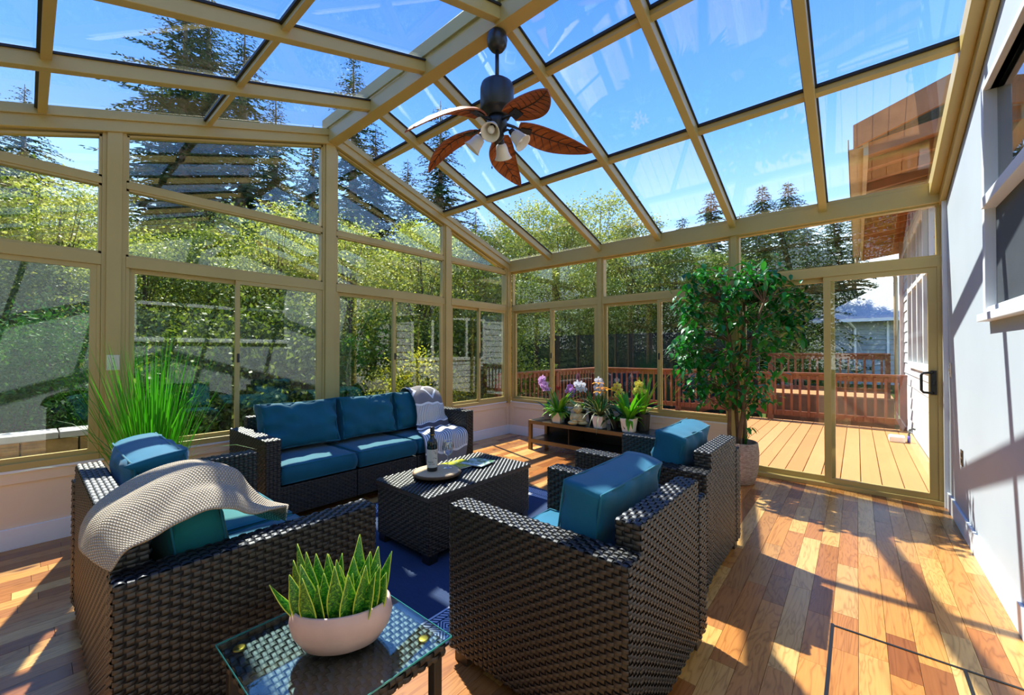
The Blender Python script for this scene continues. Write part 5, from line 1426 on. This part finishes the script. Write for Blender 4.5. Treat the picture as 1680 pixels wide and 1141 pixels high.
def make_broadleaf(name, seed, H, Rr, n, mat, size=(0.05, 0.10), low=0.05):
    rng = np.random.default_rng(seed); t = thing(name, 'x', 'tree')
    nc = 130
    z = low + (1 - low) * rng.random(nc) ** 1.15; env = np.sin(np.pi * np.clip(0.10 + 0.86 * z, 0, 1)) ** 0.6
    a = rng.random(nc) * 2 * np.pi; rr = Rr * env * np.sqrt(rng.random(nc))
    C = np.stack([rr * np.cos(a), rr * np.sin(a), z * H], 1)
    idx = rng.integers(0, nc, n); P = C[idx] + rng.normal(size=(n, 3)) * np.array([0.23, 0.23, 0.15]) * (Rr / 1.6)
    D = rng.normal(size=(n, 3)) + np.array([0, 0, -0.3]); S = rng.uniform(size[0], size[1], n)
    v, q = cards(P, D, S, 0.30, rng); o = np_mesh('crown', v, q, M[mat], t); o['kind'] = 'stuff'
    tb = MB(); rr_ = random.Random(seed)
    tb.tube([(0, 0, -0.3), (0.04, 0.03, H * .3), (-0.05, 0.05, H * .6), (0.03, 0, H * .95)], [0.07 * H / 6, 0.055 * H / 6, 0.04 * H / 6, 0.012], 8)
    for k in range(0, nc, 2):
        c = Vector(C[k]); b = Vector((0, 0, max(0.2, c.z * 0.55))); tb.tube([b, (b + c) / 2 + Vector((0, 0, .1)), c], [0.022, 0.014, 0.006], 5, cap=False)
    tb.build('trunk', M['trunk'], t, smooth=True)
    return t

def make_conifer(name, seed, H, Rr, mat='needle', whorl=0.30, low=0.10, size=0.34, sag=0.35):
    rng = np.random.default_rng(seed); t = thing(name, 'x', 'tree'); Ps, Ds, Ss = [], [], []
    z = low * H; tb = MB(); tb.tube([(0, 0, -0.3), (0, 0, H * .5), (0, 0, H)], [0.016 * H, 0.010 * H, 0.008], 8)
    while z < H * 0.985:
        f = z / H; r = Rr * (1 - f) ** 0.75 * rng.uniform(0.75, 1.1) + 0.08; nb_ = int(rng.integers(5, 8)) if f < 0.92 else 4
        a0 = rng.random() * 6.28
        for k in range(nb_):
            a = a0 + 2 * np.pi * k / nb_ + rng.normal() * .25; L = r * rng.uniform(0.7, 1.15)
            d = np.array([np.cos(a), np.sin(a), 0.0]); side = np.array([-np.sin(a), np.cos(a), 0.0])
            m = max(4, int(L / 0.085)); u = (np.arange(m) + 0.6) / m
            pts = d * (u * L)[:, None] + np.stack([np.zeros(m), np.zeros(m), z + L * (0.18 * u - sag * u ** 2)], 1)
            sz = size * (0.45 + 0.55 * (1 - u)) * min(1, 0.4 + r / Rr)
            for s in (-1, 1):
                Ps.append(pts + rng.normal(size=(m, 3)) * .02); Ds.append(d * 0.8 + side * s * 0.9 + np.array([0, 0, -0.35]) + rng.normal(size=(m, 3)) * .2); Ss.append(sz)
            Ps.append(pts); Ds.append(d * 0.6 + np.array([0, 0, -0.6]) + rng.normal(size=(m, 3)) * .3); Ss.append(sz * .8)
            if L > 0.5: tb.tube([(0, 0, z), tuple(d * L * .5 + np.array([0, 0, z + L * (0.09 - sag * .25)])), tuple(d * L * .95 + np.array([0, 0, z + L * (0.17 - sag * .9)]))], [0.018, 0.012, 0.004], 4, cap=False)
        z += whorl * (0.55 + 0.6 * (1 - f)) * rng.uniform(.8, 1.2)
    P, D, S = np.concatenate(Ps), np.concatenate(Ds), np.concatenate(Ss)
    v, q = cards(P, D, S, 0.17, rng); o = np_mesh('crown', v, q, M[mat], t); o['kind'] = 'stuff'
    tb.build('trunk', M['trunk'], t, smooth=True)
    return t

def make_shrub(name, seed, H, Rr, n, mat, size=(0.05, 0.09), up=0.5, lw=0.3, clumps=40, cone=False):
    rng = np.random.default_rng(seed); t = thing(name, 'x', 'shrub')
    z = rng.random(clumps); a = rng.random(clumps) * 2 * np.pi
    env = (1 - z) ** 0.8 + 0.06 if cone else np.sin(np.pi * np.clip(0.2 + 0.75 * z, 0, 1)) ** .6
    rr = Rr * env * (np.sqrt(rng.random(clumps)) if not cone else rng.uniform(.55, 1, clumps))
    C = np.stack([rr * np.cos(a), rr * np.sin(a), z * H], 1); idx = rng.integers(0, clumps, n)
    sd = 0.5 * Rr / (clumps / 40) ** .5 * (.55 if not cone else .5)
    P = C[idx] + rng.normal(size=(n, 3)) * sd * np.array([1, 1, .9]); P[:, 2] = np.maximum(P[:, 2], -0.05)
    D = rng.normal(size=(n, 3)) + np.array([0, 0, up]); S = rng.uniform(size[0], size[1], n)
    v, q = cards(P, D, S, lw, rng); np_mesh('foliage', v, q, M[mat], t)['kind'] = 'stuff'
    tb = MB()
    for k in range(0, clumps, 2):
        c = Vector(C[k]); tb.tube([(0, 0, -0.1), (c.x * .4, c.y * .4, c.z * .5), c], [0.016, 0.010, 0.004], 4, cap=False)
    tb.build('stems', M['trunk'], t, smooth=True)['kind'] = 'stuff'
    return t

protos = {}
protos['b1'] = make_broadleaf('leafy_tree', 1, 6.0, 1.7, 21000, 'alder')
protos['b2'] = make_broadleaf('leafy_tree', 2, 6.0, 1.7, 21000, 'alder')
protos['b3'] = make_broadleaf('leafy_tree', 3, 6.0, 1.8, 30000, 'alder_dark')
protos['c1'] = make_conifer('conifer', 4, 14.0, 3.3, whorl=0.42, size=0.30, sag=0.42)
protos['c2'] = make_conifer('conifer', 5, 14.0, 2.7, whorl=0.40, size=0.28, sag=0.55)
protos['c3'] = make_conifer('conifer', 15, 9.0, 2.7, whorl=0.26, size=0.34, sag=0.40)
protos['s1'] = make_shrub('leafy_shrub', 6, 1.9, 0.9, 9000, 'alder_dark')
protos['s2'] = make_shrub('golden_shrub', 7, 1.7, 0.6, 3600, 'golden', (0.04, 0.075))
protos['s3'] = make_shrub('conifer_shrub', 8, 2.3, 0.95, 15000, 'thuja', (0.05, 0.10), 0.1, 0.16, 60)
protos['s4'] = make_shrub('arborvitae', 9, 2.6, 0.5, 12000, 'thuja', (0.04, 0.07), 0.7, 0.22, 90, True)
used = set()
def plant(kind, u, depth, h_, label, wide=1.0, group=None, z=None):
    p = protos[kind]; base = {'b1': 6.0, 'b2': 6.0, 'b3': 6.0, 'c1': 14.0, 'c2': 14.0, 'c3': 9.0, 's1': 1.9, 's2': 1.7, 's3': 2.3, 's4': 2.6}[kind]
    o = p if kind not in used else copy_tree(p); used.add(kind)
    s = h_ / base; x, y, _ = at_px(u, depth)
    zg = -0.42 + max(0, -x - 7) * 0.10 + max(0, y - 12) * 0.09
    o.location = (x, y, zg if z is None else z); o.scale = (s * wide, s * wide, s); o.rotation_euler = (0, 0, R.uniform(0, 6.28))
    tag(o, label, 'shrub' if kind[0] == 's' else 'tree', group)
    return o
G1, G2, G3 = 'leafy trees beyond the forest-side windows', 'leafy trees beyond the deck', 'background conifers'
# forest side, near row of leafy trees then a farther row
bays = ['the window by the stone block wall', 'the post with the light switch', 'the ornamental grass', 'the loveseat corner of the sofa', 'the ridge post', 'the sofa middle', 'the striped throw', 'the glazed corner']
for i, (u, d, hh, w, k) in enumerate(((-60, 7.2, 4.6, 1.1, 'b3'), (95, 8.2, 4.9, 1.1, 'b1'), (235, 7.6, 3.9, 1.15, 'b2'), (345, 8.4, 4.2, 1.1, 'b3'), (455, 8.8, 4.7, 1.1, 'b1'), (575, 8.6, 4.3, 1.15, 'b2'), (690, 9.2, 4.6, 1.15, 'b1'), (795, 9.6, 4.5, 1.1, 'b3'))):
    plant(k, u, d, hh, 'leafy spring-green tree in the near row, seen above ' + bays[i], w, G1)
for i, (u, d, hh, w, k) in enumerate(((20, 11.5, 6.4, 1.2, 'b2'), (170, 12.0, 5.6, 1.2, 'b1'), (300, 11.8, 5.2, 1.2, 'b3'), (400, 12.2, 5.6, 1.2, 'b2'), (520, 12.5, 5.8, 1.2, 'b3'), (640, 12.8, 5.2, 1.25, 'b1'), (745, 13.0, 5.4, 1.25, 'b2'), (-140, 11, 6, 1.2, 'b1'))):
    plant(k, u, d, hh, 'leafy tree in the far row behind ' + bays[i], w, G1)
# deck side leafy trees
dk = ['the lilac orchid', 'the corner of the deck railing', 'the white orchids', 'the orange lily', 'the yellow orchids', 'the fig tree crown']
for i, (u, d, hh, w, k) in enumerate(((868, 18.0, 8.2, 1.0, 'b1'), (925, 17.5, 7.8, 1.05, 'b2'), (985, 18.5, 8.6, 1.0, 'b1'), (1040, 17.0, 7.2, 1.05, 'b2'), (1110, 16.5, 6.2, 1.1, 'b3'), (1185, 16.0, 5.4, 1.15, 'b3'))):
    plant(k, u, d, hh, 'tall leafy tree beyond the deck, above ' + dk[i], w, G2)
for i, (u, d, hh, w, k) in enumerate(((830, 21, 7.4, 1.2, 'b3'), (900, 22, 8.0, 1.2, 'b3'), (960, 23, 7.6, 1.2, 'b2'), (1020, 22, 7.0, 1.2, 'b1'), (1090, 21, 6.6, 1.2, 'b2'), (1160, 21, 6.2, 1.2, 'b1'))):
    plant(k, u, d, hh, 'leafy tree deep in the woods behind ' + dk[i], w, G2)
# conifers
cn = [(-30, 10, 8.0, 'c1', 'drooping conifer at the far left edge of the windows'), (35, 15.0, 10.4, 'c1', 'conifer behind the post with the light switch'), (300, 15.5, 15.2, 'c1', 'tallest dark conifer seen through the glass roof above the grass'),
      (338, 16.5, 16.0, 'c2', 'tall dark conifer just right of the tallest one'), (262, 17, 12.5, 'c2', 'narrow conifer left of the tallest pair'), (398, 15.5, 13.6, 'c1', 'shorter conifer right of the tall pair'), (450, 19, 13.0, 'c2', 'dim conifer far behind the tall pair'),
      (512, 13.0, 8.8, 'c1', 'full conifer left of the ridge post'), (578, 17.5, 14.2, 'c2', 'slim conifer rising over the end of the ridge beam'), (615, 14.5, 9.6, 'c1', 'broad conifer under the sloping gable light'), (668, 15.5, 8.9, 'c1', 'broad dark conifer behind the gable rafter'),
      (722, 16.0, 11.5, 'c2', 'sunlit conifer left of the ceiling fan blades'), (780, 17, 7.6, 'c1', 'conifer behind the glazed corner'),
      (1078, 20, 8.0, 'c3', 'conifer above the yellow orchids'), (1120, 19, 7.8, 'c3', 'conifer left of the fig tree crown'), (1168, 24, 10.4, 'c3', 'pointed conifer over the top of the fig tree'),
      (1215, 19, 7.8, 'c3', 'dense conifer behind the fig tree'), (1252, 22, 10.0, 'c3', 'conifer with its tip above the eave beam'), (1295, 23, 10.4, 'c3', 'conifer behind the door transom, second tip above the eave'),
      (1325, 18, 7.3, 'c3', 'bright conifer in the middle of the door transom'), (1370, 20, 8.2, 'c3', 'conifer in the transom beside the house eave'), (1402, 24, 9.6, 'c2', 'slim conifer touching the house eave'), (1275, 16.5, 5.6, 'c3', 'lower conifer behind the fixed door panel'),
      (1345, 25, 7.0, 'c3', 'low conifer far behind the door glass')]
for u, d, hh, k, lb in cn: plant(k, u, d, hh, lb, 1.4 if u < 800 else 1.2, G3)
# shrubs close to the windows
sh = [('s3', 25, 5.1, 1.85, 'feathery green conifer shrub by the stone block wall'), ('s3', 95, 5.5, 2.1, 'feathery conifer shrub filling the left window'), ('s3', 152, 5.6, 1.2, 'low conifer shrub under the light switch post'),
      ('s1', 245, 6.4, 1.7, 'dark leafy shrub behind the ornamental grass'), ('s1', 335, 6.6, 2.0, 'dark leafy shrub between grass and sofa'), ('s1', 430, 7.0, 2.2, 'leafy shrub above the sofa arm'), ('s1', 505, 7.0, 2.0, 'leafy shrub left of the ridge post'),
      ('s4', 575, 6.6, 1.9, 'small upright arborvitae right of the ridge post'), ('s2', 625, 6.4, 1.35, 'golden shrub behind the middle sofa cushion'), ('s2', 685, 6.7, 1.6, 'golden branching shrub behind the striped throw'), ('s2', 748, 7.2, 1.2, 'small golden shrub right of the striped throw'),
      ('s1', 660, 8.0, 2.1, 'dark leafy shrub behind the golden shrubs'), ('s1', 770, 8.3, 2.2, 'dark leafy shrub beside the arborvitae'), ('s4', 803, 8.4, 2.2, 'tall bright arborvitae at the glazed corner')]
for k, u, d, hh, lb in sh: plant(k, u, d, hh, lb, 1.0, 'garden shrubs outside')
for i, (u, d) in enumerate(((190, 9.5), (280, 9.8), (380, 10.0), (480, 10.2), (600, 10.8), (720, 11.0), (835, 17.5), (930, 19), (1050, 18.5), (1150, 17.5), (1230, 17), (1320, 18.5))):
    ug = ['the light switch post', 'the ornamental grass', 'the sofa arm near the loveseat', 'the sofa seat middle', 'the ridge post', 'the striped throw', 'the glazed corner post', 'the white orchids', 'the yellow orchids', 'the fig tree trunk', 'the fig tree branch tips', 'the fixed door panel'][i]
    plant('s1', u, d, 2.7, 'dim woodland bush low among the trunks behind ' + ug, 1.5, 'woodland undergrowth')

# unseen woods added behind the rear wall, for glass reflections and less sky glare
for i, (x, y, hh, k) in enumerate(((-7.5, -9.5, 5.5, 'b2'), (-4.5, -11, 6.2, 'b1'), (-1.5, -10.5, 5.8, 'b3'), (1.5, -11.5, 6.4, 'b1'), (4.5, -11, 6.0, 'b2'), (7.5, -12, 6.6, 'b3'), (10.5, -11.5, 6.2, 'b1'), (-10, -6.5, 5.6, 'b3'), (0, -15, 9.5, 'c1'), (6, -16, 10.5, 'c2'), (-6, -15, 10, 'c3'))):
    o = copy_tree(protos[k]); sc_ = hh / {'b': 6.0, 'c': 14.0 if k != 'c3' else 9.0}[k[0]]
    o.location = (x, y, -0.42); o.scale = (sc_ * 1.3, sc_ * 1.3, sc_); o.rotation_euler = (0, 0, R.uniform(0, 6))
    nth = ['at its forest end', 'second from its forest end', 'third from its forest end', 'left of its middle', 'at its middle', 'right of its middle', 'at its house end', 'around its forest corner', 'deep behind its middle', 'deep behind its house end', 'deep behind its forest end'][i]
    tag(o, ('conifer' if k[0] == 'c' else 'leafy tree') + ' added out of view behind the rear sunroom wall, ' + nth, 'tree', 'added woods behind the rear wall')
# the shelf plants at their full size
for o in list(COL.objects):
    if o.parent is None and o.get('category') == 'plant' and abs(o.location.z - ZS) < 1e-4: o.scale = (1.25, 1.25, 1.27)
fg.scale = (1.25, 1.25, 1.12)
